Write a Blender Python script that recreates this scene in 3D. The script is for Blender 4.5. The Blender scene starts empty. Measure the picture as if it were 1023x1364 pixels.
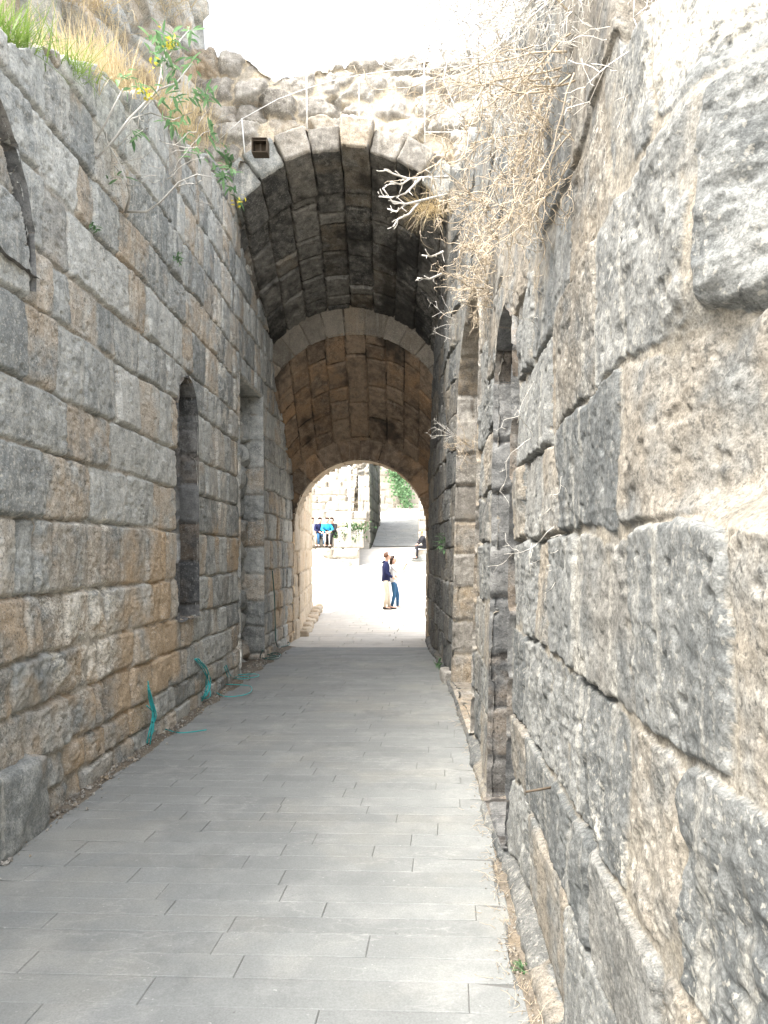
import bpy, bmesh, math, random
import numpy as np
from mathutils import Vector, Matrix, Quaternion
R = math.radians
scene = bpy.context.scene
COL = scene.collection
random.seed(7)

# ------------------------------------------------------------------ camera
cam_d = bpy.data.cameras.new("camera")
cam = bpy.data.objects.new("camera", cam_d); COL.objects.link(cam)
cam.location = (0, 0, 1.7); cam.rotation_euler = (R(90), 0, 0)
cam_d.sensor_fit = 'VERTICAL'; cam_d.sensor_height = 36.0; cam_d.sensor_width = 27.0
cam_d.lens = 36.0 * 1025 / 1364
cam_d.shift_x = -(562 - 511.5) / 1364
cam_d.shift_y = (738 - 682) / 1364
cam_d.clip_start = 0.05; cam_d.clip_end = 3000
scene.camera = cam

# ------------------------------------------------------------------ sky, sun, exposure
SUN_EL, SUN_AZ = R(58), R(238)          # azimuth clockwise from +Y: the sun stands left and behind the camera
w = bpy.data.worlds.new("World"); scene.world = w; w.use_nodes = True
nt = w.node_tree; nt.nodes.clear()
sky = nt.nodes.new('ShaderNodeTexSky'); sky.sky_type = 'NISHITA'; sky.sun_disc = False
sky.sun_elevation = SUN_EL; sky.sun_rotation = SUN_AZ
sky.air_density = 1.0; sky.dust_density = 6.0; sky.ozone_density = 0.4; sky.altitude = 300
bg = nt.nodes.new('ShaderNodeBackground'); bg.inputs[1].default_value = 0.15
wo = nt.nodes.new('ShaderNodeOutputWorld')
hs = nt.nodes.new('ShaderNodeHueSaturation'); hs.inputs['Saturation'].default_value = .3      # thin bright cloud: nearly white sky
nt.links.new(sky.outputs[0], hs.inputs['Color']); nt.links.new(hs.outputs[0], bg.inputs[0]); nt.links.new(bg.outputs[0], wo.inputs[0])
sd = bpy.data.lights.new("sun", 'SUN'); sd.energy = .7; sd.angle = R(20); sd.color = (1, 0.95, 0.86)
sun = bpy.data.objects.new("sun", sd); COL.objects.link(sun)
dv = Vector((math.sin(SUN_AZ) * math.cos(SUN_EL), math.cos(SUN_AZ) * math.cos(SUN_EL), math.sin(SUN_EL)))
sun.rotation_euler = dv.to_track_quat('Z', 'Y').to_euler(); sun.location = (0, 0, 30)
scene.view_settings.view_transform = 'Standard'; scene.view_settings.look = 'None'
scene.view_settings.exposure = 2.65; scene.view_settings.gamma = 1
scene.cycles.max_bounces = 8; scene.cycles.diffuse_bounces = 5

Q = 1.0      # grid spacing multiplier

# ------------------------------------------------------------------ naming and tree helpers
ORG = {}
def thing(name, label, cat, loc=(0, 0, 0), group=None):
    o = bpy.data.objects.new(name, None); COL.objects.link(o); o.empty_display_size = .2
    o.location = loc; ORG[o.name] = Vector(loc)
    o['label'] = label; o['category'] = cat; o['kind'] = 'thing'
    if group: o['group'] = group
    return o
def tag(o, label, cat, group=None):
    o['label'] = label; o['category'] = cat; o['kind'] = 'thing'
    if group: o['group'] = group
    return o
def link(name, me, mat, parent=None, label=None):
    o = bpy.data.objects.new(name, me); COL.objects.link(o)
    if mat:
        for m in (mat if isinstance(mat, (list, tuple)) else [mat]): me.materials.append(m)
    if parent is not None:
        o.parent = parent
        org = ORG.get(parent.name, Vector((0, 0, 0)))
        o.location = -org
    if label: o['label'] = label
    return o
def struct(o): o['kind'] = 'structure'; return o
def stuff(o): o['kind'] = 'stuff'; return o
def at(px, py, Y):      # a point of the place at depth Y (metres ahead of the camera)
    return Vector(((px - 562) / 1025 * Y, Y, 1.7 - (py - 738) / 1025 * Y))

# ------------------------------------------------------------------ numpy noise
def _h(xi, yi, zi, s):
    h = xi * np.uint32(374761393) + yi * np.uint32(668265263) + zi * np.uint32(2246822519) + np.uint32((s * 3266489917) & 0xffffffff)
    h = (h ^ (h >> np.uint32(13))) * np.uint32(1274126177)
    h = (h ^ (h >> np.uint32(16))) * np.uint32(2654435761)
    return (h ^ (h >> np.uint32(15)))
def hash01(i, s=0):
    a = np.asarray(i).astype(np.int64).astype(np.uint32)
    return (_h(a, a * np.uint32(7) + np.uint32(11), np.zeros_like(a), s) / np.float32(4294967295.0)).astype(np.float32)
def vn(x, y, z, s=0):
    xf, yf, zf = np.floor(x), np.floor(y), np.floor(z)
    xi, yi, zi = (a.astype(np.int64).astype(np.uint32) for a in (xf, yf, zf))
    fx, fy, fz = (x - xf).astype(np.float32), (y - yf).astype(np.float32), (z - zf).astype(np.float32)
    fx, fy, fz = (f * f * f * (f * (f * 6 - 15) + 10) for f in (fx, fy, fz))
    o = np.uint32(1); k = np.float32(1 / 4294967295.0)
    def c(a, b, d): return _h(a, b, d, s).astype(np.float32) * k
    x1, y1, z1 = xi + o, yi + o, zi + o
    a = c(xi, yi, zi) * (1 - fx) + c(x1, yi, zi) * fx
    b = c(xi, y1, zi) * (1 - fx) + c(x1, y1, zi) * fx
    a = a * (1 - fy) + b * fy
    d = c(xi, yi, z1) * (1 - fx) + c(x1, yi, z1) * fx
    e = c(xi, y1, z1) * (1 - fx) + c(x1, y1, z1) * fx
    d = d * (1 - fy) + e * fy
    return a * (1 - fz) + d * fz
def fbm(P, sc, o=4, s=0, gain=.5):
    t = 0; a = 1; tot = 0
    for k in range(o):
        f = sc * (2.03 ** k)
        t = t + a * vn(P[0] * f + 13.7 * k, P[1] * f + 5.1 * k, P[2] * f + 9.3 * k, s + k); tot += a; a *= gain
    return t / tot            # 0..1, mean .5
def ridg(P, sc, o=3, s=0):
    t = 0; a = 1; tot = 0
    for k in range(o):
        f = sc * (2.1 ** k)
        t = t + a * (1 - np.abs(2 * vn(P[0] * f, P[1] * f + 3.3 * k, P[2] * f, s + 7 * k) - 1)); tot += a; a *= .5
    return t / tot
def sst(a, b, x):
    t = np.clip((x - a) / (b - a), 0, 1); return t * t * (3 - 2 * t)

# ------------------------------------------------------------------ stone layouts
class Courses:
    def __init__(s, vb, u0, u1, mean, seed, fixed=None):
        rs = np.random.RandomState(seed); s.vb = np.array(vb, float); s.j = []
        for c in range(len(vb) - 1):
            J = [u0 - rs.rand() * mean]
            m = mean * rs.uniform(.8, 1.25)
            while J[-1] < u1: J.append(J[-1] + m * rs.uniform(.45, 1.65))
            J = np.array(J)
            if fixed and c in fixed:
                a, b, f = fixed[c]; J = np.sort(np.concatenate([J[(J < a - .15) | (J > b + .15)], f]))
            s.j.append(J)
    def eval(s, U, V, r=.05):
        n = len(s.vb) - 1
        ci = np.clip(np.searchsorted(s.vb, V) - 1, 0, n - 1)
        d = np.zeros_like(U); idd = np.zeros(U.shape, np.int64); lu = np.zeros_like(U); lv = np.zeros_like(U)
        for c in range(n):
            m = ci == c
            if not m.any(): continue
            J = s.j[c]; u = U[m]; v = V[m]
            k = np.clip(np.searchsorted(J, u) - 1, 0, len(J) - 2)
            a, b = J[k], J[k + 1]
            du = np.minimum(u - a, b - u); dv = np.minimum(v - s.vb[c], s.vb[c + 1] - v)
            dd = np.where((du < r) & (dv < r), r - np.hypot(r - du, r - dv), np.minimum(du, dv))
            d[m] = dd; idd[m] = c * 997 + k; lu[m] = (u - a) / (b - a) * 2 - 1; lv[m] = (v - s.vb[c]) / (s.vb[c + 1] - s.vb[c]) * 2 - 1
        return d, idd, lu, lv
class Rubble:
    def __init__(s, cu, cv, seed, jit=.85): s.cu, s.cv, s.seed, s.jit = cu, cv, seed, jit
    def eval(s, U, V, r=0):
        cell_v = np.floor(V / s.cv)
        f1 = np.full(U.shape, 9e9); f2 = f1.copy(); idd = np.zeros(U.shape, np.int64); lu = np.zeros_like(U); lv = np.zeros_like(U)
        for dj in (-1, 0, 1):
            cj = cell_v + dj
            sh = (hash01(cj + 500, s.seed) * .9)
            uu = U / s.cu + sh
            ci = np.floor(uu)
            for di in (-2, -1, 0, 1, 2):
                i = ci + di
                key = (i + 1000) * 4099 + (cj + 1000)
                px = (i + .5 + (hash01(key, s.seed + 1) - .5) * s.jit - sh) * s.cu
                py = (cj + .5 + (hash01(key, s.seed + 2) - .5) * s.jit * .7) * s.cv
                wgt = .75 + .5 * hash01(key, s.seed + 3)
                dx = (U - px) / (s.cu / s.cv); dy = V - py
                dd = (np.abs(dx) ** 4 + np.abs(dy) ** 4) ** (1 / 4) / wgt
                nw = dd < f1
                f2 = np.where(nw, f1, np.minimum(f2, dd)); idd = np.where(nw, key.astype(np.int64), idd)
                lu = np.where(nw, dx / s.cv, lu); lv = np.where(nw, dy / s.cv, lv); f1 = np.where(nw, dd, f1)
        return (f2 - f1) * .5, idd, lu, lv

def grid_mesh(name, P, keep, attrs):
    nv, nu = P.shape[:2]
    i = np.arange(nv * nu).reshape(nv, nu)
    q = np.stack([i[:-1, :-1], i[:-1, 1:], i[1:, 1:], i[1:, :-1]], -1)
    if keep is not None: q = q[keep]
    q = q.reshape(-1, 4)
    used = np.zeros(nv * nu, bool); used[q.ravel()] = True
    remap = np.cumsum(used) - 1; q = remap[q]
    co = P.reshape(-1, 3)[used].astype(np.float32)
    me = bpy.data.meshes.new(name)
    me.vertices.add(len(co)); me.vertices.foreach_set('co', co.ravel())
    me.loops.add(q.size); me.loops.foreach_set('vertex_index', q.ravel().astype(np.int32))
    me.polygons.add(len(q)); me.polygons.foreach_set('loop_start', (np.arange(len(q)) * 4).astype(np.int32))
    me.polygons.foreach_set('loop_total', np.full(len(q), 4, np.int32))
    me.polygons.foreach_set('use_smooth', np.ones(len(q), bool))
    for k, a in attrs.items():
        at_ = me.attributes.new(k, 'FLOAT', 'POINT'); at_.data.foreach_set('value', a.reshape(-1)[used].astype(np.float32))
    me.update(calc_edges=True); me.validate()
    return me

def patch(name, us, vs, posf, layout, mat, parent=None, seed=1, flip=False, keep=None, warp=.03, edge=.05, depth=.05,
          off=.02, tilt=.01, bulge=.012, rough=.012, fine=.006, mortar=.45, mvar=.5, rnd=.05, uvf=None, warm=None, lime=None,
          erode=None, extra=None, label=None, jag=.012, gap=.003, fill=None):
    us = np.asarray(us, float); vs = np.asarray(vs, float)
    U, V = np.meshgrid(us, vs)
    X, Y, Z = posf(U, V)
    P = np.stack([X, Y, Z], -1)
    du = np.gradient(P, axis=1); dvv = np.gradient(P, axis=0)
    N = np.cross(du, dvv); N /= (np.linalg.norm(N, axis=-1, keepdims=True) + 1e-12)
    if flip: N = -N
    W = (X.astype(np.float32), Y.astype(np.float32), Z.astype(np.float32))
    w1 = fbm(W, 1.6, 2, seed + 1) - .5; w2 = fbm(W, 1.9, 2, seed + 11) - .5
    j1 = fbm(W, 14, 2, seed + 21) - .5; j2 = fbm(W, 15, 2, seed + 31) - .5
    Ul, Vl = (U, V) if uvf is None else uvf(U, V)
    d, idd, lu, lv = layout.eval(Ul + w1 * 2 * warp + j1 * 2 * jag, Vl + w2 * 2 * warp + j2 * 2 * jag, rnd)
    er = 0 if erode is None else erode(X, Y, Z)
    n_lo = fbm(W, 3.2, 3, seed + 41); n_md = fbm(W, 9, 4, seed + 51); n_r = ridg(W, 26, 3, seed + 61)
    wd = edge * (.35 + 1.3 * fbm(W, 7, 2, seed + 71)) * (1 + er)
    prof = sst(0, 1, np.clip((d - gap) / wd, 0, 1)) ** .6
    h = -depth * (1 - prof) + bulge * (1 - np.exp(-np.maximum(d, 0) / .1))
    h = h + off * (hash01(idd, seed + 3) * 2 - 1) + tilt * ((hash01(idd, seed + 4) * 2 - 1) * lu + (hash01(idd, seed + 5) * 2 - 1) * lv)
    rb = .5 + hash01(idd, seed + 6)
    h = h + rough * rb * (1 + 2.5 * er) * (n_md - .5) * 2 + fine * (1 + er) * (n_r - .55) * 2 + er * .03 * (n_lo - .5) * 2
    pit = sst(.64, .8, fbm(W, 19, 2, seed + 81)); h = h - pit * fine * 2.2
    mn = fbm(W, 1.7, 3, seed + 91)
    lev = -depth * (1 - mortar) + .014 * (n_md - .5) + .012 * (n_lo - .5) + .005 * (n_r - .55)
    fm = 0 if fill is None else fill(X, Y, Z)
    lev = lev + fm * depth * .22 - depth * 1.3 * (1 - fm) * (1 - sst(mvar - .05, mvar + .03, mn))      # joints that lost their mortar stay open and dark
    mo = sst(-.004, .004, lev - h)
    h = np.maximum(h, lev)
    if extra is not None: h = h + extra(X, Y, Z)
    P = P + N * h[..., None]
    A = {'tint': hash01(idd, seed + 7), 'mort': mo,
         'warm': (np.zeros_like(X) if warm is None else warm(X, Y, Z)) + 0 * X,
         'lime': (np.zeros_like(X) if lime is None else lime(X, Y, Z)) + 0 * X}
    kk = None
    if keep is not None:
        uc = (us[:-1] + us[1:]) / 2; vc = (vs[:-1] + vs[1:]) / 2
        kk = keep(*np.meshgrid(uc, vc))
    me = grid_mesh(name, P, kk, A)
    return link(name, me, mat, parent, label)

def spaced(*segs):      # (start, end, step) ... -> one increasing array
    a = []
    for s0, s1, st in segs:
        n = max(2, int(round((s1 - s0) / (st * Q)))); a.append(np.linspace(s0, s1, n, endpoint=False))
    return np.concatenate(a + [[segs[-1][1]]])

# ------------------------------------------------------------------ materials
class NT:
    def __init__(s, name):
        s.m = bpy.data.materials.new(name); s.m.use_nodes = True; s.t = s.m.node_tree; s.t.nodes.clear()
        s.out = s.t.nodes.new('ShaderNodeOutputMaterial'); s.b = s.t.nodes.new('ShaderNodeBsdfPrincipled')
        s.t.links.new(s.b.outputs[0], s.out.inputs[0])
        s.pos = s.t.nodes.new('ShaderNodeNewGeometry').outputs['Position']
    def lk(s, a, b): s.t.links.new(a, b)
    def attr(s, n): x = s.t.nodes.new('ShaderNodeAttribute'); x.attribute_name = n; return x.outputs['Fac']
    def noise(s, sc, det=4, rough=.55, scale=None, vec=None):
        n = s.t.nodes.new('ShaderNodeTexNoise'); n.inputs['Scale'].default_value = sc; n.inputs['Detail'].default_value = det
        n.inputs['Roughness'].default_value = rough
        v = vec or s.pos
        if scale:
            m = s.t.nodes.new('ShaderNodeVectorMath'); m.operation = 'MULTIPLY'; m.inputs[1].default_value = scale; s.lk(v, m.inputs[0]); v = m.outputs[0]
        s.lk(v, n.inputs['Vector']); return n.outputs['Fac']
    def math(s, op, a, b=None, c=None, clamp=False):
        n = s.t.nodes.new('ShaderNodeMath'); n.operation = op; n.use_clamp = clamp
        for i, x in enumerate((a, b, c)):
            if x is None: continue
            if isinstance(x, (int, float)): n.inputs[i].default_value = x
            else: s.lk(x, n.inputs[i])
        return n.outputs[0]
    def ramp(s, x, a, b):
        n = s.t.nodes.new('ShaderNodeMapRange'); n.interpolation_type = 'SMOOTHSTEP'; n.inputs[1].default_value = a; n.inputs[2].default_value = b
        s.lk(x, n.inputs[0]); return n.outputs[0]
    def mix(s, f, a, b, mode='MIX'):
        n = s.t.nodes.new('ShaderNodeMix'); n.data_type = 'RGBA'; n.blend_type = mode
        for i, x in ((0, f), (6, a), (7, b)):
            if isinstance(x, (int, float)): n.inputs[i].default_value = x
            elif isinstance(x, tuple): n.inputs[i].default_value = (*x, 1)
            else: s.lk(x, n.inputs[i])
        return n.outputs[2]
    def grey(s, v):
        c = s.t.nodes.new('ShaderNodeCombineColor')
        for i in range(3): s.lk(v, c.inputs[i])
        return c.outputs[0]
    def finish(s, col, rough=.9, bump=None, strength=.5, dist=.01, spec=.3):
        if isinstance(col, tuple): s.b.inputs['Base Color'].default_value = (*col, 1)
        else: s.lk(col, s.b.inputs['Base Color'])
        s.b.inputs['Roughness'].default_value = rough; s.b.inputs['Specular IOR Level'].default_value = spec
        if bump is not None:
            b = s.t.nodes.new('ShaderNodeBump'); b.inputs['Strength'].default_value = strength; b.inputs['Distance'].default_value = dist
            s.lk(bump, b.inputs['Height']); s.lk(b.outputs[0], s.b.inputs['Normal'])
        return s.m

def stone_mat(name, dark, light, warm, lime, mortar, warm_amt=.35, lime_amt=.3, speck=.5, soot=None, bump=.6, bd=.012, tan=.55, streak=.35, fleck=.38):
    n = NT(name)
    t = n.attr('tint'); big = n.noise(2.1, 3); mid = n.noise(9, 5, .6); fin = n.noise(70, 4, .65); mic = n.noise(210, 2, .6)
    t2 = n.math('FRACT', n.math('MULTIPLY', t, 7.13)); t3 = n.math('FRACT', n.math('MULTIPLY', t, 17.7))
    base = n.mix(n.math('ADD', n.math('MULTIPLY', t, .8), n.math('MULTIPLY', n.math('SUBTRACT', mid, .48), 2.4), clamp=True), dark, light)
    base = n.mix(n.math('MULTIPLY', n.math('MULTIPLY', n.ramp(t2, .5, .95), n.ramp(n.noise(4, 4, .6), .3, .6)), tan), base, warm)
    # rain streaks, dark and pale
    st = n.noise(1, 4, .6, (7, 7, .7)); base = n.mix(n.math('MULTIPLY', n.ramp(st, .53, .68), streak), base, tuple(c * .5 for c in dark))
    st2 = n.noise(1, 4, .6, (11.3, 11.3, 1.1)); base = n.mix(n.math('MULTIPLY', n.ramp(st2, .56, .68), streak * .9), base, lime)
    # ochre weathering
    wv = n.math('ADD', n.math('ADD', n.math('MULTIPLY', n.attr('warm'), .55), n.math('MULTIPLY', n.math('SUBTRACT', n.noise(1.3, 4, .6), .5), 1.5)), n.math('MULTIPLY', n.math('SUBTRACT', t, .5), -.35))
    wf = n.ramp(n.math('ADD', wv, warm_amt), .38, .72)
    base = n.mix(n.math('MULTIPLY', wf, .85), base, warm)
    # pale lime crust, in patches with ragged edges
    lv = n.math('ADD', n.math('ADD', n.attr('lime'), n.math('MULTIPLY', n.math('SUBTRACT', n.noise(3.1, 6, .68), .5), 1.7)), n.math('MULTIPLY', n.math('SUBTRACT', fin, .5), .7))
    lf = n.ramp(n.math('ADD', lv, lime_amt), .5, .78)
    base = n.mix(n.math('MULTIPLY', lf, .8), base, lime)
    # speckle of the grain
    sp = n.math('ADD', n.math('MULTIPLY', n.math('SUBTRACT', fin, .5), 1.9 * speck), n.math('MULTIPLY', n.math('SUBTRACT', mic, .5), 1.5 * speck))
    spv = n.math('MAXIMUM', n.math('ADD', sp, 1.0), .25)
    base = n.mix(1.0, base, n.grey(spv), 'MULTIPLY')
    fl1 = n.noise(52, 3, .6); base = n.mix(n.math('MULTIPLY', n.ramp(fl1, .56, .66), n.math('MULTIPLY', n.math('ADD', t3, .25), fleck * 1.2)), base, lime)
    fl2 = n.noise(61, 3, .6); base = n.mix(n.math('MULTIPLY', n.ramp(fl2, .57, .66), n.math('MULTIPLY', n.math('ADD', t2, .25), fleck * 1.4)), base, tuple(c * .35 for c in dark))
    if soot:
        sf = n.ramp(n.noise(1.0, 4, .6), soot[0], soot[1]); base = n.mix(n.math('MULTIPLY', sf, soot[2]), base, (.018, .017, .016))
    mcol = n.mix(n.ramp(n.noise(24, 5, .7), .32, .66), tuple(c * .6 for c in mortar), mortar)
    mcol = n.mix(1.0, mcol, n.grey(spv), 'MULTIPLY')
    col = n.mix(n.math('MULTIPLY', n.attr('mort'), n.math('ADD', n.math('MULTIPLY', n.ramp(n.noise(5.5, 4, .65), .40, .58), .62), .33)), base, mcol)
    vor = n.t.nodes.new('ShaderNodeTexVoronoi'); vor.inputs['Scale'].default_value = 55; n.lk(n.pos, vor.inputs['Vector'])
    bh = n.math('ADD', n.math('ADD', n.math('MULTIPLY', n.noise(34, 5, .65), 1.0), n.math('MULTIPLY', fin, .6)), n.math('ADD', n.math('MULTIPLY', mic, .3), n.math('MULTIPLY', n.ramp(vor.outputs[0], 0, .35), .25)))
    return n.finish(col, .92, bh, bump, bd, .25)

M = {}
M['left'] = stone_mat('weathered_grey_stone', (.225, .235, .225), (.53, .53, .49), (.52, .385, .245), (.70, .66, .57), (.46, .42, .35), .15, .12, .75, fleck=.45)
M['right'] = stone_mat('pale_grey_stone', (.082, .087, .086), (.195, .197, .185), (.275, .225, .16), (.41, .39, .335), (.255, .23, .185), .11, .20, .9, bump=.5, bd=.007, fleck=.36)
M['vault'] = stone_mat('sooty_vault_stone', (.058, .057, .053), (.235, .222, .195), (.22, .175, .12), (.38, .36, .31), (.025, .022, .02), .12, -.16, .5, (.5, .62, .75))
M['vault2'] = stone_mat('bounce_brown_vault_stone', (.105, .078, .055), (.32, .235, .16), (.40, .25, .135), (.42, .35, .26), (.03, .025, .02), .34, -.2, .5, (.54, .66, .75))  # brown warmth of light bounced off the outer floor is put into this colour
M['ring'] = stone_mat('dressed_arch_stone', (.15, .13, .102), (.255, .22, .172), (.31, .235, .155), (.40, .37, .31), (.06, .05, .04), .16, -.05, .5)
M['facade'] = stone_mat('rubble_stone', (.20, .185, .16), (.43, .405, .36), (.45, .345, .22), (.60, .57, .49), (.58, .50, .37), .14, .15, .6)
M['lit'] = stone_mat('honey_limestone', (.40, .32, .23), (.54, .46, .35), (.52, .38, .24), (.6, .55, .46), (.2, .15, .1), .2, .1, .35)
M['pale'] = stone_mat('pale_limestone', (.34, .31, .26), (.46, .43, .37), (.42, .34, .24), (.52, .5, .45), (.16, .13, .1), .1, .1, .3)
M['recess_dark'] = stone_mat('dark_recess_stone', (.085, .087, .087), (.22, .22, .21), (.25, .19, .13), (.34, .33, .3), (.05, .045, .04), .08, -.05)  # dark jamb stone, with the shade of the recesses put into its colour
M['side_shade'] = stone_mat('shaded_grey_green_stone', (.03, .034, .028), (.08, .085, .07), (.08, .09, .05), (.2, .2, .17), (.03, .03, .025), .1, -.1)  # grey-green stone with the shade of the wall's side put into its colour
M['earth'] = stone_mat('dry_earth', (.13, .11, .085), (.21, .18, .14), (.23, .18, .12), (.3, .27, .22), (.2, .17, .13), .2, 0, .6)

def slate(name, dark, light, stainc):
    n = NT(name); t = n.attr('tint')
    base = n.mix(n.math('ADD', n.math('MULTIPLY', t, .4), n.math('MULTIPLY', n.math('SUBTRACT', n.noise(3, 6, .65), .35), 1.1), clamp=True), dark, light)
    vein = n.math('ABSOLUTE', n.math('SUBTRACT', n.noise(1.7, 5, .55, (1, 2.6, 1)), .5))
    vf = n.math('MULTIPLY', n.math('SUBTRACT', 1.0, n.ramp(vein, .0, .016)), n.ramp(n.noise(1.1, 2), .44, .6))
    base = n.mix(n.math('MULTIPLY', vf, .45), base, stainc)
    base = n.mix(n.math('MULTIPLY', n.ramp(n.noise(2.6, 6, .7), .48, .7), .45), base, stainc)
    chips = n.ramp(n.noise(38, 3, .6), .66, .76)
    base = n.mix(n.math('MULTIPLY', chips, .7), base, tuple(c * 1.25 for c in stainc))
    base = n.mix(n.math('MULTIPLY', n.ramp(n.noise(23, 3, .6), .72, .8), .6), base, tuple(c * .35 for c in dark))
    dust = n.ramp(n.noise(.8, 5, .65), .47, .66); base = n.mix(n.math('MULTIPLY', dust, .3), base, tuple(c * f for c, f in zip(stainc, (1.0, .95, .85))))
    wet = n.ramp(n.noise(1.4, 6, .7, (1, .6, 1)), .56, .68); base = n.mix(n.math('MULTIPLY', wet, .4), base, tuple(c * .72 for c in dark))
    g = n.math('ADD', n.math('MULTIPLY', n.math('SUBTRACT', n.noise(120, 3, .65), .5), .7), 1.0)
    base = n.mix(1.0, base, n.grey(g), 'MULTIPLY')
    bh = n.math('ADD', n.noise(28, 6, .65), n.math('MULTIPLY', n.noise(140, 2), .35))
    return n.finish(base, .75, bh, .35, .006, .35)
M['slate'] = slate('grey_slate', (.195, .202, .195), (.278, .287, .274), (.355, .355, .335))
M['bed'] = slate('joint_dust', (.13, .13, .122), (.17, .17, .155), (.16, .15, .14))
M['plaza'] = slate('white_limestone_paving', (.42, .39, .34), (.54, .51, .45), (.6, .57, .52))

def plain(name, col, rough=.7, var=.25, sc=12, spec=.3, metal=0, bump=.2):
    n = NT(name); v = n.math('ADD', n.math('MULTIPLY', n.math('SUBTRACT', n.noise(sc, 4), .5), var * 2.2), 1.0)
    c = n.mix(1.0, col, n.grey(v), 'MULTIPLY'); n.b.inputs['Metallic'].default_value = metal
    return n.finish(c, rough, n.noise(sc * 6, 3), bump, .004, spec)
def leafm(name, a, b, trans=.25):
    n = NT(name); f = n.attr('tint')
    c = n.mix(f, a, b); n.finish(c, .6, None, spec=.3)
    tr = n.t.nodes.new('ShaderNodeBsdfTranslucent'); n.lk(c, tr.inputs[0])
    ms = n.t.nodes.new('ShaderNodeMixShader'); ms.inputs[0].default_value = trans
    n.lk(n.b.outputs[0], ms.inputs[1]); n.lk(tr.outputs[0], ms.inputs[2]); n.lk(ms.outputs[0], n.out.inputs[0]); return n.m
M['twig'] = leafm('dry_twig', (.54, .505, .44), (.74, .71, .645), 0.05)
M['twig2'] = leafm('dry_brown_twig', (.42, .34, .235), (.60, .51, .39), 0.05)
M['straw'] = leafm('dry_straw', (.46, .36, .2), (.62, .52, .34), .2)
M['green'] = leafm('green_grass', (.12, .2, .04), (.24, .34, .08), .3)
M['leaf'] = leafm('green_leaf', (.10, .20, .09), (.22, .36, .18), .35)
M['dark_leaf'] = leafm('dark_green_leaf', (.03, .075, .025), (.07, .14, .045), .2)
M['flower'] = leafm('yellow_flower', (.6, .5, .04), (.7, .62, .12), .2)
M['bark'] = plain('pale_bark', (.42, .4, .36), .9)
M['cable'] = plain('teal_plastic', (.04, .40, .40), .4, .2, 30, .5)
M['cable2'] = plain('dark_green_plastic', (.05, .13, .11), .45, .2, 30, .5)
M['metal'] = plain('rusty_iron', (.11, .085, .06), .7, .5, 40, .5, .6)
M['rope'] = plain('white_rope', (.72, .71, .68), .8)
M['white_metal'] = plain('white_painted_metal', (.75, .75, .72), .5)
M['skin'] = plain('skin', (.55, .34, .25), .55, .1)
M['hair'] = plain('dark_hair', (.035, .02, .014), .6, .3, 60)
M['hair2'] = plain('brown_hair', (.09, .04, .02), .6, .3, 60)
M['blond'] = plain('light_hair', (.4, .28, .14), .6, .3, 60)
M['navy'] = plain('navy_cloth', (.012, .016, .06), .9)
M['white'] = plain('white_cloth', (.72, .7, .68), .9, .1)
M['beige'] = plain('beige_cloth', (.52, .45, .36), .9, .12)
M['jeans'] = plain('blue_denim', (.035, .10, .19), .9)
M['sky_cloth'] = plain('bright_blue_cloth', (.03, .36, .62), .9)
M['black'] = plain('black_cloth', (.016, .016, .02), .8)
M['shoe'] = plain('dark_leather', (.02, .016, .014), .5)
M['brick'] = plain('red_brick', (.45, .16, .08), .9)

# ================================================================== GROUND
def zg(x, y):
    p = sst(24, 40, y) * 2.1 + np.interp(y, [40, 48.3, 62], [0, 1.75, 3.1]) + sst(62, 90, y) * 9
    p = np.where((x < -4.4), np.maximum(p, sst(30, 33, y) * 1.9), p)
    return p
def ground_sheet(name, xs, ys, zf, mat, nz=.02):
    U, V = np.meshgrid(xs, ys)
    Z = zf(U, V)
    Wp = (U.astype(np.float32), V.astype(np.float32), np.zeros_like(U, np.float32))
    Z = Z + nz * (fbm(Wp, 2.5, 4, 5) - .5) * 2
    me = grid_mesh(name, np.stack([U, V, Z], -1), None, {'tint': fbm(Wp, .8, 3, 9)})
    return struct(link(name, me, mat))
xs = np.unique(np.concatenate([np.linspace(-900, -30, 14), np.linspace(-30, 30, 81), np.linspace(30, 900, 14)]))
ys = np.unique(np.concatenate([np.linspace(-300, -5, 10), np.linspace(-5, 60, 120), np.linspace(60, 120, 40), np.linspace(120, 1200, 14)]))
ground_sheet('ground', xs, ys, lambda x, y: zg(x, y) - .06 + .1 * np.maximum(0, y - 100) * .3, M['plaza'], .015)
ground_sheet('dirt_verge', np.linspace(-2.9, .9, 150), np.linspace(-1, 14, 380), lambda x, y: .0 * x + .0 + .035 * sst(-2.15, -2.5, x) + .03 * sst(.3, .5, x), M['earth'], .014)

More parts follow.
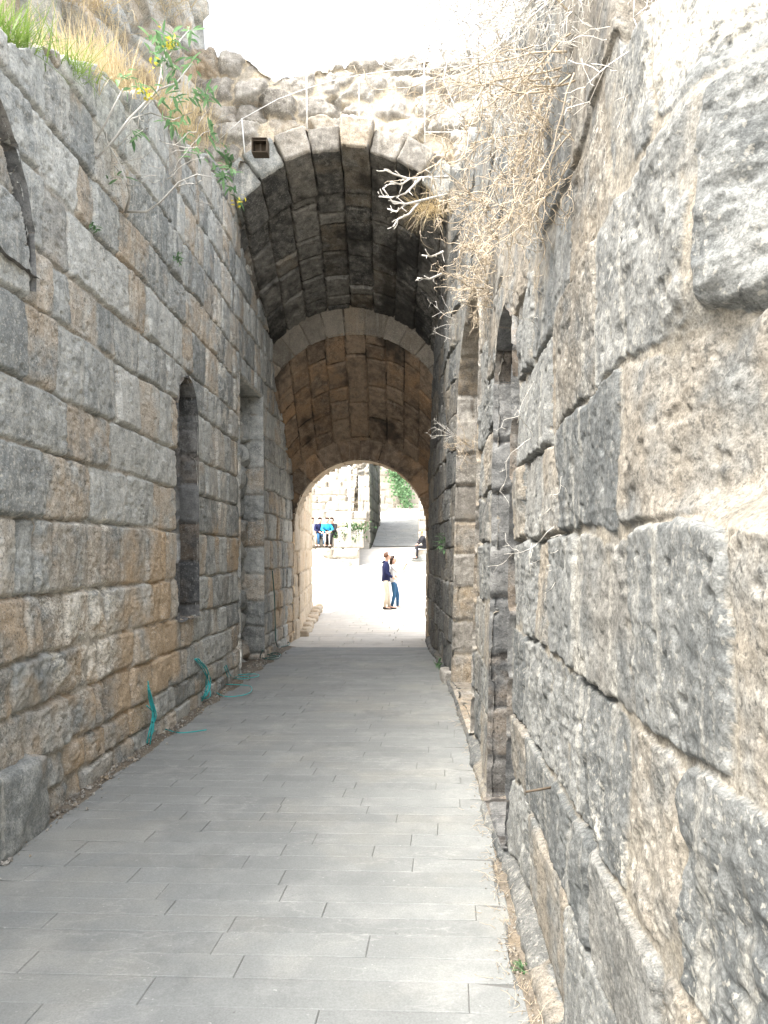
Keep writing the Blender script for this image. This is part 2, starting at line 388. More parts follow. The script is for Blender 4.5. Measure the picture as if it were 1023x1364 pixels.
def slabs(name, x0, x1, y0, y1, row, ln, rot, mat, z, seed, gap=.004, zf=None, xedge=None):
    rs = random.Random(seed); vs = []; fs = []; tint = []
    ca, sa = math.cos(rot), math.sin(rot)
    y = y0 - .6
    while y < y1 + .6:
        rh = row * rs.uniform(.85, 1.15); x = x0 - rs.uniform(0, ln) - 1
        while x < x1 + 1:
            L = ln * rs.uniform(.6, 1.5)
            a, b, c, d = x + gap / 2, x + L - gap / 2, y + gap / 2, y + rh - gap / 2
            x += L
            cx, cy = (a + b) / 2, (c + d) / 2
            q = []
            for (px, py) in ((a, c), (b, c), (b, d), (a, d)):
                X = px * ca - py * sa; Y = px * sa + py * ca
                q.append([X, Y])
            lo, hi = (x0, x1) if xedge is None else xedge(sum(p[1] for p in q) / 4)
            for p in q: p[0] = min(max(p[0], lo), hi); p[1] = min(max(p[1], y0), y1)
            if max(p[0] for p in q) - min(p[0] for p in q) < .03 or max(p[1] for p in q) - min(p[1] for p in q) < .03: continue
            tz = rs.uniform(-.0015, .0015); tx = rs.uniform(-.002, .002); t = rs.random(); n = len(vs)
            mx = sum(p[0] for p in q) / 4; my = sum(p[1] for p in q) / 4
            for ins, dz in ((0, -.03), (0, -.003), (.004, 0)):
                for p in q:
                    X = p[0] + (ins if p[0] < mx else -ins); Y = p[1] + (ins if p[1] < my else -ins)
                    zz = z + (zf(X, Y) if zf else 0) + tz + tx * (X - mx) + dz
                    vs.append((X, Y, zz)); tint.append(t)
            fs.append((n + 8, n + 9, n + 10, n + 11))
            for k in (0, 4):
                for i in range(4): fs.append((n + k + i, n + k + (i + 1) % 4, n + k + 4 + (i + 1) % 4, n + k + 4 + i))
        y += rh
    me = bpy.data.meshes.new(name); me.from_pydata(vs, [], fs); me.update()
    at_ = me.attributes.new('tint', 'FLOAT', 'POINT'); at_.data.foreach_set('value', np.array(tint, np.float32))
    return struct(link(name, me, mat))
LE = [(-1, -2.27), (3, -2.27), (4.39, -2.3), (6, -2.33), (7, -2.32), (11.3, -2.42), (14, -2.4)]
RE = [(-1, .36), (2.78, .37), (5, .42), (6.2, .445), (8.6, .40), (10.4, .345), (12.3, .26), (13.7, .17)]
def edges(y): return (float(np.interp(y, *zip(*LE))) + .02 * math.sin(y * 5.1), float(np.interp(y, *zip(*RE))) + .02 * math.sin(y * 7.3))
slabs('paved_path', -2.6, .6, .2, 13.86, .175, .85, R(-2.2), M['slate'], .022, 3, .0025, None, edges)
ub, vb_ = np.meshgrid(np.linspace(0, 1, 12), np.linspace(.2, 13.85, 60)); lo = np.array([edges(v)[0] for v in vb_[:, 0]])[:, None]; hi = np.array([edges(v)[1] for v in vb_[:, 0]])[:, None]
struct(link('paving_bed', grid_mesh('paving_bed', np.stack([lo + (hi - lo) * ub, vb_, 0 * ub + .0165], -1), None, {'tint': ub * 0}), M['bed']))
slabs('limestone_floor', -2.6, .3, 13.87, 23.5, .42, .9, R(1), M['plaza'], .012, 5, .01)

# ================================================================== WALLS
XLp = [(-1, -2.38), (4.4, -2.38), (6, -2.43), (7, -2.42), (11.3, -2.53), (15.4, -2.5)]
XRp = [(-1, .5), (4, .49), (5.1, .455), (6.5, .465), (8.6, .43), (9.6, .39), (10.4, .355), (11.5, .315), (12.3, .27), (13.2, .2), (15.4, .11)]
XL = lambda d: np.interp(d, *zip(*XLp))
def XR(d, z): 
    b = np.interp(d, [0, 3, 6, 9.6, 10.4, 16], [.0, .01, .022, .022, 0, 0])
    return np.interp(d, *zip(*XRp)) + b * np.maximum(z, 0)
TLp = [(-1, 4.3), (3.5, 4.5), (4.3, 4.7), (4.9, 4.86), (5.5, 5.15), (6.2, 5.5), (7.2, 5.85), (8.5, 6.2), (10, 6.6), (10.5, 7.0), (15.4, 7.0)]
TRp = [(-1, 2.6), (1.2, 2.72), (1.75, 2.93), (2.0, 3.02), (2.12, 3.45), (2.7, 3.8), (3.9, 4.62), (5, 5.05), (6.6, 5.7), (8, 6.2), (10, 6.75), (10.5, 7.0), (15.4, 7)]
TL = lambda d: np.interp(d, *zip(*TLp)) + .10 * (vn(d * 2.2, d * 0, d * 0, 77) - .5) * 2 * (d < 10.2)
TR = lambda d: np.interp(d, *zip(*TRp)) + .09 * (vn(d * 2.4, d * 0, d * 0, 78) - .5) * 2 * (d < 10.2)
def pos_left(U, V):
    T = TL(U); over = np.maximum(V - T, 0)
    return XL(U) - .006 * V - over, U + 0, np.minimum(V, T) + .0
def pos_right(U, V):
    T = TR(U); over = np.maximum(V - T, 0); z = np.minimum(V, T)
    # the near upper blocks are broken back, their rough ends turned to the path
    rec = .24 * sst(1.56, 1.20, U) * sst(2.10, 2.24, z) + .12 * sst(1.80, 1.2, U) * sst(1.74, 1.84, z) * (1 - sst(2.10, 2.24, z)) + .08 * sst(1.75, 1.4, U) * sst(2.58, 2.7, z)
    return XR(U, z) + rec + over, U + 0, np.minimum(V, T)

VB_L = [-.1, .17, .40, .74, 1.06, 1.45, 1.93, 2.36, 2.75, 3.25, 3.62, 4.1, 4.5, 4.95, 5.4, 5.85, 6.3, 6.7, 7.2, 9]
VB_R = [-.1, .1, .52, .86, 1.32, 1.775, 2.17, 2.62, 3.05, 3.5, 3.95, 4.4, 4.85, 5.3, 5.75, 6.2, 6.65, 7.1, 9]
lay_l = Courses(VB_L, -1, 16, .37, 4, {6: (4.4, 9, [4.9, 5.65, 6.4, 7.0, 7.7]), 7: (4.4, 8, [5.25, 6.05, 6.9, 7.7])})
lay_r = Courses(VB_R, -1, 16, .62, 12, {4: (.9, 3.3, [1.24, 1.82, 2.5, 3.15]), 5: (.9, 3.1, [1.0, 1.96, 2.85]), 6: (.8, 3, [.85, 1.5, 2.28, 2.85]),
                                       3: (.9, 3, [1.0, 1.48, 1.88, 2.42]), 7: (.9, 3, [1.0, 1.72, 2.18, 2.7])})

class Opening:      # arched or square hole in a wall running along Y
    def __init__(s, c, hw, sill, spring, arch=True, rise=None): s.c, s.hw, s.sill, s.spring, s.arch = c, hw, sill, spring, arch; s.rise = rise or hw
    def inside(s, U, V):
        u = np.abs(U - s.c)
        box = (u < s.hw) & (V > s.sill) & (V < s.spring)
        if s.arch: box |= (V >= s.spring) & ((u / s.hw) ** 2 + ((V - s.spring) / s.rise) ** 2 < 1)
        return box
def lining(op, xf, sgn, depth, mat, parent, seed, back_mat=None, vb=None):
    """jambs, soffit and back of an opening; sgn=-1 opens towards -X"""
    us = np.linspace(-.03, depth, max(8, int(depth / .02))); vs = np.linspace(op.sill - .02, op.spring + .02, int((op.spring - op.sill) / .02))
    hide = lambda u: .014 * (1 - sst(-.05, .03, u))
    L = Courses(vb or [op.sill - .1 + i * .42 for i in range(14)], -3, 5, 30, seed); L.j = [np.array([-9., 9.])] * (len(L.vb) - 1)
    for (yy, face) in (((op.c + op.hw, -1), (op.c - op.hw, 1)) if op.spring - op.sill > .1 else ()):
        f = lambda U, V, yy=yy, face=face: (xf(U * 0 + yy, V) + sgn * U, yy - face * hide(U), V + 0)
        patch('jamb', us, vs, f, L, mat, parent, seed + int(yy * 10), flip=(sgn * face < 0) ^ True, depth=.03, edge=.03, off=.012, bulge=.006, mortar=.3, mvar=.5)
    if op.arch:
        th = np.linspace(-.1, math.pi + .1, int((op.hw + op.rise) * 1.6 / .025) + 8)
        f = lambda U, V: (xf(op.c - op.hw * np.cos(V), op.spring + op.rise * np.sin(V)) + sgn * U,
                          op.c - (op.hw + hide(U)) * np.cos(V), op.spring + (op.rise + hide(U)) * np.sin(V))
        patch('soffit', us, th, f, Courses(np.linspace(-.2, math.pi + .2, 9), -1, 3, .6, seed), mat, parent, seed + 5, flip=(sgn > 0), depth=.03, edge=.03, off=.01, bulge=.004)
    else:
        f = lambda U, V: (xf(V, op.spring + 0 * U) + sgn * U, V + 0, op.spring + hide(U))
        patch('soffit', us, np.arange(op.c - op.hw - .05, op.c + op.hw + .06, .03), f, Courses([op.c - 3, op.c + 3], -1, 3, .6, seed), mat, parent, seed + 5, flip=(sgn < 0), depth=.03, edge=.03, off=.01, bulge=.004)
    top = op.spring + (op.rise if op.arch else 0)
    f = lambda U, V: (xf(U, V) + sgn * depth, U + 0, V + 0)
    patch('back_wall', np.arange(op.c - op.hw - .1, op.c + op.hw + .11, .03), np.arange(op.sill - .05, top + .08, .03), f,
          Courses([op.sill - .1 + i * .4 for i in range(14)], 0, 16, .5, seed + 2), mat, parent, seed + 9, flip=(sgn > 0), off=.03, depth=.05)
    f = lambda U, V: (xf(U, U * 0 + op.sill) + sgn * V, U + 0, op.sill - .5 * hide(V) + 0 * U)
    patch('sill', np.arange(op.c - op.hw - .03, op.c + op.hw + .04, .025), np.linspace(-.05, depth, max(8, int(depth / .025))), f,
          Courses([-.2, depth * .6, depth + 1], 0, 16, .6, seed + 3), mat, parent, seed + 13, flip=(sgn < 0), off=.008, depth=.02)

# ---- left wall
left = thing('stone_wall', 'tall grey ashlar wall on the left with arched slit and ochre stained lower blocks', 'wall', (-2.5, 8, 0))
op_arch = Opening(3.70, 1.05, 3.42, 3.42)
op_slit = Opening(8.05, .36, 1.04, 3.12, True, .42)
op_door = Opening(11.4, .8, -.2, 4.2, False)
def keep_left(U, V): return ~(op_arch.inside(U, V) | op_slit.inside(U, V) | op_door.inside(U, V))
def warm_l(x, y, z):
    a = np.exp(-((y - 6.7) / .9) ** 2 - ((z - .9) / .7) ** 2) * 1.15
    a = a + .75 * np.exp(-((y - 7.2) / .45) ** 2 - ((z - 1.9) / .45) ** 2) + .35 * np.exp(-((y - 5) / .8) ** 2 - ((z - .8) / .8) ** 2) + .35 * sst(9, 12, y) * sst(4.5, 2, z)
    return a + .16 * sst(2.6, 1.2, z) - .06 * sst(2.2, 3.2, z) * (y < 8.5)
def lime_l(x, y, z):
    return .62 * np.exp(-((y - 5.6) / .75) ** 2 - ((z - 1.15) / .65) ** 2) + .42 * np.exp(-((y - 9.7) / .55) ** 2) * sst(1, 2, z) + .22 * np.exp(-((z - 1.95) / .12) ** 2) * (y < 6.6) - .1 * sst(2.2, 3, z) * (y < 8)
def erode_l(x, y, z): return .9 * np.exp(-((y - 5.5) / .8) ** 2 - ((z - .95) / .75) ** 2)
us = spaced((-.6, 4.15, .045), (4.15, 6, .011), (6, 10, .019), (10, 15.05, .026))
vs = spaced((-.08, 5, .0095), (5, 7.7, .017))
patch('wall_face', us, vs, pos_left, lay_l, M['left'], left, 21, keep=keep_left, warp=.022, edge=.022, depth=.045, off=.014, tilt=.012,
      bulge=.010, rough=.011, fine=.0055, mortar=.5, mvar=.56, jag=.012, warm=warm_l, lime=lime_l, erode=erode_l)
xl = lambda d, z: XL(d) - .006 * z
lining(op_arch, xl, -1, .5, M['recess_dark'], left, 31, vb=[3.3, 3.5, 4.9])
lining(op_slit, xl, -1, .9, M['recess_dark'], left, 41, vb=[.9, 1.16, 1.6, 2.04, 2.47, 2.8, 3.05, 3.4, 3.7])
op_in = Opening(3.67, 1.05, 3.42, 3.42, True, .90)
patch('rubble_infill', np.arange(2.5, 4.82, .013), np.arange(3.38, 4.4, .012), lambda U, V: (xl(U, V) - .004, U + 0, V + 0), Courses([2.8, 3.36, 3.84, 4.5], 2, 5, .5, 8), M['left'], left, 47, keep=lambda U, V: op_in.inside(U, V) | ((V < 3.46) & (np.abs(U - op_arch.c) < op_arch.hw + .02)), edge=.03, depth=.04, off=.015, mortar=.5)
# walled-up doorway with its lintel
lining(op_door, xl, -1, .55, M['left'], left, 51)
f = lambda U, V: (XL(U) - .20 - .12 * (vn(U * 2.1, V * 2.3, U * 0, 6)), U + 0, V + 0)
patch('rubble_infill', np.arange(10.5, 12.32, .022), np.arange(-.05, 3.72, .018), f, Rubble(.46, .38, 5), M['left'], left, 61, edge=.07, depth=.13, off=.05, tilt=.05, bulge=.03,
      rough=.02, mortar=.1, mvar=.6, warm=lambda x, y, z: .25 + 0 * x)

# ---- right wall
right = thing('stone_wall', 'pale grey wall of huge rough blocks close on the right with wide mortar joints', 'wall', (.6, 5, 0))
op_r1 = Opening(4.66, .44, .10, 2.72, True, .46)
op_r2 = Opening(8.2, 1.35, .12, 3.4, True, 1.05)
def keep_right(U, V): return ~(op_r1.inside(U, V) | op_r2.inside(U, V))
def warm_r(x, y, z):
    return .35 * np.exp(-((y - 3.2) / .5) ** 2 - ((z - .8) / .8) ** 2) + .3 * np.exp(-((y - 1.3) / .18) ** 2 - ((z - 2.4) / .25) ** 2) + .2 * sst(5, 9, y) - .05
def erode_r(x, y, z):
    W = tuple(np.asarray(a, np.float32) for a in (x, y, z)); return .55 * sst(.44, .6, fbm(W, 1.3, 3, 333)) + .5 * sst(1.6, 1.4, y) * sst(2.1, 2.25, z)
def lime_r(x, y, z):
    return .22 * sst(2.2, 2.8, z) * sst(3.2, 2, y) + .2 * sst(2.62, 2.75, z) * sst(2, 1.6, y) + .24 * np.exp(-((y - 2.0) / .35) ** 2 - ((z - .95) / .35) ** 2) + .25 * np.exp(-((y - 1.25) / .2) ** 2 - ((z - .75) / .3) ** 2) - .06 * sst(3, 5, y)
us = spaced((-.6, .75, .04), (.75, 1.1, .009), (1.1, 2.7, .0062), (2.7, 5.2, .010), (5.2, 10.4, .019), (10.4, 15.05, .03))
vs = spaced((-.08, .3, .012), (.3, 3.15, .0056), (3.15, 5.2, .010), (5.2, 7.6, .02))
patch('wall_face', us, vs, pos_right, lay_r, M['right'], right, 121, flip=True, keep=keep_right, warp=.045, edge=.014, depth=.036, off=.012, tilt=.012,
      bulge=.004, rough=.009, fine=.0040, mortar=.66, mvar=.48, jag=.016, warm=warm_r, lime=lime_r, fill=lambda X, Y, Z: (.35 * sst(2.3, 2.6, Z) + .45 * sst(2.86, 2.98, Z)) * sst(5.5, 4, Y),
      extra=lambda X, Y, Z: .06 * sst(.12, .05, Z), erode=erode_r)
lining(op_r1, XR, 1, .7, M['recess_dark'], right, 131, vb=[0, .12, .35, .69, 1.04, 1.4, 1.73, 2.1, 2.45, 2.95, 3.4])
lining(op_r2, XR, 1, .9, M['facade'], right, 141)

# ---- rubble mass above the left wall
def polyl(pts, U):
    P = np.array(pts, float); L = np.concatenate([[0], np.cumsum(np.hypot(*np.diff(P, axis=0).T))])
    return np.interp(U, L, P[:, 0]), np.interp(U, L, P[:, 1])
mass_pts = [(-6.2, 7.0), (-4.4, 6.6), (-3.55, 6.6), (-3.2, 6.95), (-3.02, 8.4), (-2.9, 9.8), (-2.8, 10.9)]
def pos_mass(U, V):
    x, y = polyl(mass_pts, U); T = np.interp(y, [6.5, 7.2, 8.5, 11], [9.2, 10.2, 10.6, 10.4]); over = np.maximum(V - T, 0)
    z = np.minimum(V, T)
    return x - .07 * (z - 5) - over * .6, y + .0 * U, z + .3 * over * 0
mass = thing('rubble_wall', 'rough rubble masonry mass rising above the ledge of the left wall', 'wall', (-3.5, 8.5, 5))
patch('wall_face', np.arange(0, 7.6, .028), np.arange(4.6, 11.6, .028), pos_mass, Rubble(.62, .42, 15), M['left'], mass, 71, edge=.1, depth=.14, off=.07, tilt=.06,
      bulge=.05, rough=.03, fine=.008, mortar=.25, mvar=.5, warm=lambda x, y, z: .35 + 0 * x, lime=lambda x, y, z: -.05 + 0 * x)

# ================================================================== VAULTED GATE
gate = thing('stone_archway', 'vaulted stone passage with a rubble top, sooty front vault and brown inner vault', 'archway', (-1.1, 10.4, 0))
RA = 1.727; XA, ZA = -1.085, 5.37
FT = [(-4.2, 8.7), (-2.9, 8.55), (-2.4, 8.5), (-2.2, 8.34), (-2.0, 8.25), (-1.65, 8.2), (-1.3, 8.28), (-.9, 8.4), (-.4, 8.47), (.1, 8.5), (.9, 8.65), (2.5, 8.6)]
def pos_fac(U, V):
    T = np.interp(U, *zip(*FT)) + .04 * (vn(U * 3.4, U * 0, U * 0, 3) - .5) * 2
    over = np.maximum(V - T, 0); z = np.minimum(V, T)
    return U + 0, 10.34 + .12 * (z - 7.2) + over, z + .05 * over
keep_f = lambda U, V: np.hypot(U - XA, V - ZA) > RA + .30
patch('rubble_facade', np.arange(-4.0, 2.3, .017 * Q), np.arange(5.0, 9.2, .017 * Q), pos_fac, Rubble(.5, .33, 25), M['facade'], gate, 81, keep=keep_f, edge=.05, depth=.11, off=.07, tilt=.09, jag=.03,
      bulge=.03, rough=.035, fine=.007, mortar=.55, mvar=.42, warp=.09, lime=lambda x, y, z: .1 + .1 * (z > 8))
def rock_mesh(name, corners, n=8, rnd=.18, amp=.015, sc=7, seed=1, tint=None):
    """rounded, roughened block mapped into eight corners (bottom 4, top 4)"""
    g = np.linspace(-1, 1, n + 1); vs = []; fs = []
    C = np.array(corners, float)
    idx = {}
    def vid(p):
        k = tuple(np.round(p, 5))
        if k not in idx: idx[k] = len(vs); vs.append(k)
        return idx[k]
    for ax in range(3):
        for sg in (-1, 1):
            for i in range(n):
                for j in range(n):
                    q = []
                    for (a, b) in ((g[i], g[j]), (g[i + 1], g[j]), (g[i + 1], g[j + 1]), (g[i], g[j + 1])):
                        p = [0, 0, 0]; p[ax] = sg; p[(ax + 1) % 3] = a; p[(ax + 2) % 3] = b; q.append(vid(p))
                    fs.append(q if sg > 0 else q[::-1])
    p = np.array(vs); cl = np.clip(p, -1 + rnd, 1 - rnd); dd = p - cl
    ln = np.linalg.norm(dd, axis=1, keepdims=True); p = cl + rnd * dd / np.maximum(ln, 1e-9)
    t = (p + 1) / 2; x, y, z = t[:, 0:1], t[:, 1:2], t[:, 2:3]
    bot = C[0] * (1 - x) * (1 - y) + C[1] * x * (1 - y) + C[2] * x * y + C[3] * (1 - x) * y
    top = C[4] * (1 - x) * (1 - y) + C[5] * x * (1 - y) + C[6] * x * y + C[7] * (1 - x) * y
    P = bot * (1 - z) + top * z
    W = tuple((P[:, i] + seed * 3.1).astype(np.float32) for i in range(3))
    nrm = dd / np.maximum(ln, 1e-9)
    P = P + nrm * (amp * ((fbm(W, sc, 4, seed) - .5) * 2 + .6 * (ridg(W, sc * 3, 2, seed) - .5)))[:, None]
    me = bpy.data.meshes.new(name); me.from_pydata(P.tolist(), [], fs)
    me.polygons.foreach_set('use_smooth', np.ones(len(fs), bool))
    at_ = me.attributes.new('tint', 'FLOAT', 'POINT'); at_.data.foreach_set('value', np.full(len(P), random.random() if tint is None else tint, np.float32))
    me.update(); return me
def rockbox(c, s, rz=0, j=.0, rs=random):
    ca, sa = math.cos(rz), math.sin(rz); o = []
    for dz in (0, 1):
        for dx, dy in ((-1, -1), (1, -1), (1, 1), (-1, 1)):
            x = dx * s[0] / 2 * (1 + rs.uniform(-j, j)); y = dy * s[1] / 2 * (1 + rs.uniform(-j, j))
            o.append((c[0] + x * ca - y * sa, c[1] + x * sa + y * ca, c[2] + dz * s[2] * (1 + (rs.uniform(-j, j) if dz else 0))))
    return o
NV = 8; HA = R(51.5)
prs = [.04, .10, .18, .14, .26, .17, .22, .05]; hts = [.44, .40, .34, .30, .38, .30, .34, .42]
for k in range(NV):
    a0 = -HA + 2 * HA * k / NV + .006; a1 = -HA + 2 * HA * (k + 1) / NV - .006
    y0 = 10.36 - prs[k]; y1 = 10.95
    def pt(a, r, y): return (XA + r * math.sin(a), y, ZA + r * math.cos(a) - .42 * max(0, y - 10.36))
    r0 = RA - .012; r1 = RA + hts[k]
    cs = [pt(a0, r0, y0), pt(a1, r0, y0), pt(a1, r0, y1), pt(a0, r0, y1), pt(a0, r1, y0), pt(a1, r1, y0), pt(a1, r1, y1), pt(a0, r1, y1)]
    me = rock_mesh('voussoir', cs, 20, .10, .022, 6, 30 + k)
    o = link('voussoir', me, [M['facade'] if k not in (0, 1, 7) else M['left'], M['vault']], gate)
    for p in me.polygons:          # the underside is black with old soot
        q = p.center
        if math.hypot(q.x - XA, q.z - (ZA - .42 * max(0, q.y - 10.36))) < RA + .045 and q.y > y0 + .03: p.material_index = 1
# front vault, dropping inwards
def sec(d, R0, xc0, xc1, zc0, zc1, d0, d1):
    t = (d - d0) / (d1 - d0); return xc0 + (xc1 - xc0) * t, zc0 + (zc1 - zc0) * t
def pos_v1(U, V):
    xc, zc = sec(U, RA, XA, -1.22, ZA, 4.17, 10.36, 13.2); a = V / RA
    return xc + RA * np.sin(a), U + 0, zc + RA * np.cos(a)
vbv = np.linspace(-HA, HA, NV + 1) * RA; vbv = np.concatenate([[vbv[0] - .5], vbv, [vbv[-1] + .5]])
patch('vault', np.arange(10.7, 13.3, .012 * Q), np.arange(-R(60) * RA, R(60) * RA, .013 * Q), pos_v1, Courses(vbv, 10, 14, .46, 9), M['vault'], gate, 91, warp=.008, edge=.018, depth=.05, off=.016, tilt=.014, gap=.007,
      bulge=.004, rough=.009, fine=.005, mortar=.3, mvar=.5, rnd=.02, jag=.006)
# dressed ring where the lower vault begins
R2 = 1.63
def ring(name, Y, R0, R1, xc, zc, half, nst, mat, seed, parent):
    vb = np.array([R0 - .05, R1 + .5])
    L = Courses(vb, -9, 9, .4, seed); L.j = [np.linspace(-half, half, nst + 1) * R0]
    f = lambda U, V: (xc + V * np.sin(U / R0), Y + 0 * U, zc + V * np.cos(U / R0))
    return patch(name, np.arange(-half * R0, half * R0, .014), np.arange(R0 - .012, R1, .02), f, L, mat, parent, seed, warp=.006, edge=.014, depth=.03, off=.008, tilt=.008, gap=.005, bulge=.002, rough=.005, fine=.003, mortar=.3, rnd=.01, jag=.004)
ring('arch_ring', 13.18, R2, R2 + .75, -1.15, 3.84, R(62), 11, M['ring'], 95, gate)
def pos_v2(U, V):
    xc, zc = sec(U, R2, -1.15, -1.2, 3.84, 2.27, 13.18, 15.0); a = V / R2
    return xc + R2 * np.sin(a), U + 0, zc + R2 * np.cos(a)
vb2 = np.linspace(-R(68), R(68), 12) * R2
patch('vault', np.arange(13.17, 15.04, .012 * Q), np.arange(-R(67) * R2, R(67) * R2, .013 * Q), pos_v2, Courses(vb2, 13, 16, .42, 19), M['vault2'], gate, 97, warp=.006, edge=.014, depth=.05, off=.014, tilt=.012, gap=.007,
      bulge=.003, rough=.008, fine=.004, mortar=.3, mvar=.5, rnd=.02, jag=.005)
R3 = 1.29; X3, Z3 = -1.2, 2.25
ring('arch_ring', 14.98, R3, R3 + .6, X3, Z3, R(95), 12, M['vault2'], 99, gate)
f = lambda U, V: (X3 + R3 * np.sin(V / R3), U + 0, Z3 + R3 * np.cos(V / R3))
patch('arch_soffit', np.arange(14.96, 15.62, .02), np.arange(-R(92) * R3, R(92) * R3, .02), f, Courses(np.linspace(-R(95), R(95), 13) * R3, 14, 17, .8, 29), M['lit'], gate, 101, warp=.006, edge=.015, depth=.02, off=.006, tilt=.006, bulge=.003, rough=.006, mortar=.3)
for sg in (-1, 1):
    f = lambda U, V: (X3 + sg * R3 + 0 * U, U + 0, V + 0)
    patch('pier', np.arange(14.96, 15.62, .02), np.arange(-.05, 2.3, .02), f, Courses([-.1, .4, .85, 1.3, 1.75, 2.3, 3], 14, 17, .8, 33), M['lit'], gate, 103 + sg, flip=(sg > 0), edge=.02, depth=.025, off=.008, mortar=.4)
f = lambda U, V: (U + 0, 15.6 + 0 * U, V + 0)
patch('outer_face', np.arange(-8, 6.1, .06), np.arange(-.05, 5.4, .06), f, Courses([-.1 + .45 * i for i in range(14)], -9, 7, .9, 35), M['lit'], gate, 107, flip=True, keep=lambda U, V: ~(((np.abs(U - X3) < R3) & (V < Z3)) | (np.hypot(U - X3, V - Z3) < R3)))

# ---- the slopes of the monument behind the walls
def hill(name, xs, ys, zf):
    U, V = np.meshgrid(xs, ys); W = (U.astype(np.float32), V.astype(np.float32), 0 * U.astype(np.float32))
    Z = zf(U, V) + .12 * (fbm(W, 1.4, 4, 3) - .5)
    struct(link(name, grid_mesh(name, np.stack([U, V, Z], -1), None, {'tint': fbm(W, .8, 3, 9)}), M['earth']))
hill('hill', np.linspace(-12, -2.75, 60), np.linspace(-.6, 11, 90), lambda x, y: TL(y) - .12 + .25 * np.maximum(0, -3.4 - x))
hill('hill', np.linspace(.78, 10, 60), np.linspace(-.6, 11, 90), lambda x, y: TR(y) - .12 + .22 * np.maximum(0, x - 1.5) + .25 * (x - .78) * 0)
hill('hill', np.linspace(-12, 10, 60), np.linspace(10.7, 15.65, 40), lambda x, y: np.interp(y, [10.7, 11.5, 15.65], [7.9, 7.9, 5.35]) + 0 * x)

# ================================================================== PLANTS, LINES, TUBES
class Tubes:
    def __init__(s): s.v = []; s.f = []; s.t = []
    def add(s, pts, r0, r1=None, n=3, tint=None):
        if r1 is None: r1 = r0
        pts = [Vector(p) for p in pts]; m = len(pts); tint = random.random() if tint is None else tint
        base = len(s.v)
        for i, p in enumerate(pts):
            d = (pts[min(i + 1, m - 1)] - pts[max(i - 1, 0)])
            if d.length < 1e-7: d = Vector((0, 0, 1))
            d.normalize(); a = d.orthogonal().normalized(); b = d.cross(a); r = r0 + (r1 - r0) * i / max(1, m - 1)
            for k in range(n):
                an = 2 * math.pi * k / n; s.v.append(p + a * (r * math.cos(an)) + b * (r * math.sin(an))); s.t.append(tint)
        for i in range(m - 1):
            for k in range(n):
                k2 = (k + 1) % n; s.f.append((base + i * n + k, base + i * n + k2, base + (i + 1) * n + k2, base + (i + 1) * n + k))
        s.f.append(tuple(base + k for k in range(n))[::-1]); s.f.append(tuple(base + (m - 1) * n + k for k in range(n)))
    def blade(s, root, d, L, w, bend, tint=None, seg=4):
        tint = random.random() if tint is None else tint
        d = Vector(d).normalized(); side = d.cross(Vector((0, 0, 1)))
        if side.length < 1e-3: side = Vector((1, 0, 0))
        side.normalize(); p = Vector(root); base = len(s.v)
        for i in range(seg + 1):
            t = i / seg; ww = w * (1 - t) ** .7 * .5
            s.v += [p - side * ww, p + side * ww]; s.t += [tint, tint]
            d = (d + Vector((0, 0, -bend / seg))).normalized(); p = p + d * (L / seg)
        for i in range(seg): s.f.append((base + 2 * i, base + 2 * i + 1, base + 2 * i + 3, base + 2 * i + 2))
    def leaf(s, p, d, up, L, w, tint=None, fold=.25):
        tint = random.random() if tint is None else tint
        d = Vector(d).normalized(); side = d.cross(Vector(up)).normalized(); nrm = side.cross(d)
        b = len(s.v)
        prof = [(0, .12), (.25, .8), (.55, 1), (.8, .6), (1, .02)]
        for t, q in prof:
            c = Vector(p) + d * (L * t) - nrm * (L * .25 * t * t)
            s.v += [c - side * (w * .5 * q) + nrm * (fold * w * q * .5), c, c + side * (w * .5 * q) + nrm * (fold * w * q * .5)]; s.t += [tint] * 3
        for i in range(4):
            for k in (0, 1): s.f.append((b + 3 * i + k, b + 3 * i + k + 1, b + 3 * i + k + 4, b + 3 * i + k + 3))
    def build(s, name, mat, parent=None, smooth=True):
        me = bpy.data.meshes.new(name); me.from_pydata([tuple(v) for v in s.v], [], s.f)
        if smooth: me.polygons.foreach_set('use_smooth', np.ones(len(s.f), bool))
        at_ = me.attributes.new('tint', 'FLOAT', 'POINT'); at_.data.foreach_set('value', np.array(s.t, np.float32)); me.update()
        return link(name, me, mat, parent)
def rv(s=1.0): return Vector((random.gauss(0, s), random.gauss(0, s), random.gauss(0, s)))
def wander(p, d, L, seg, curl, grav=0):
    p = Vector(p); d = Vector(d).normalized(); out = [p.copy()]
    for i in range(seg):
        d = (d + rv(curl) + Vector((0, 0, -grav))).normalized(); p = p + d * (L / seg); out.append(p.copy())
    return out
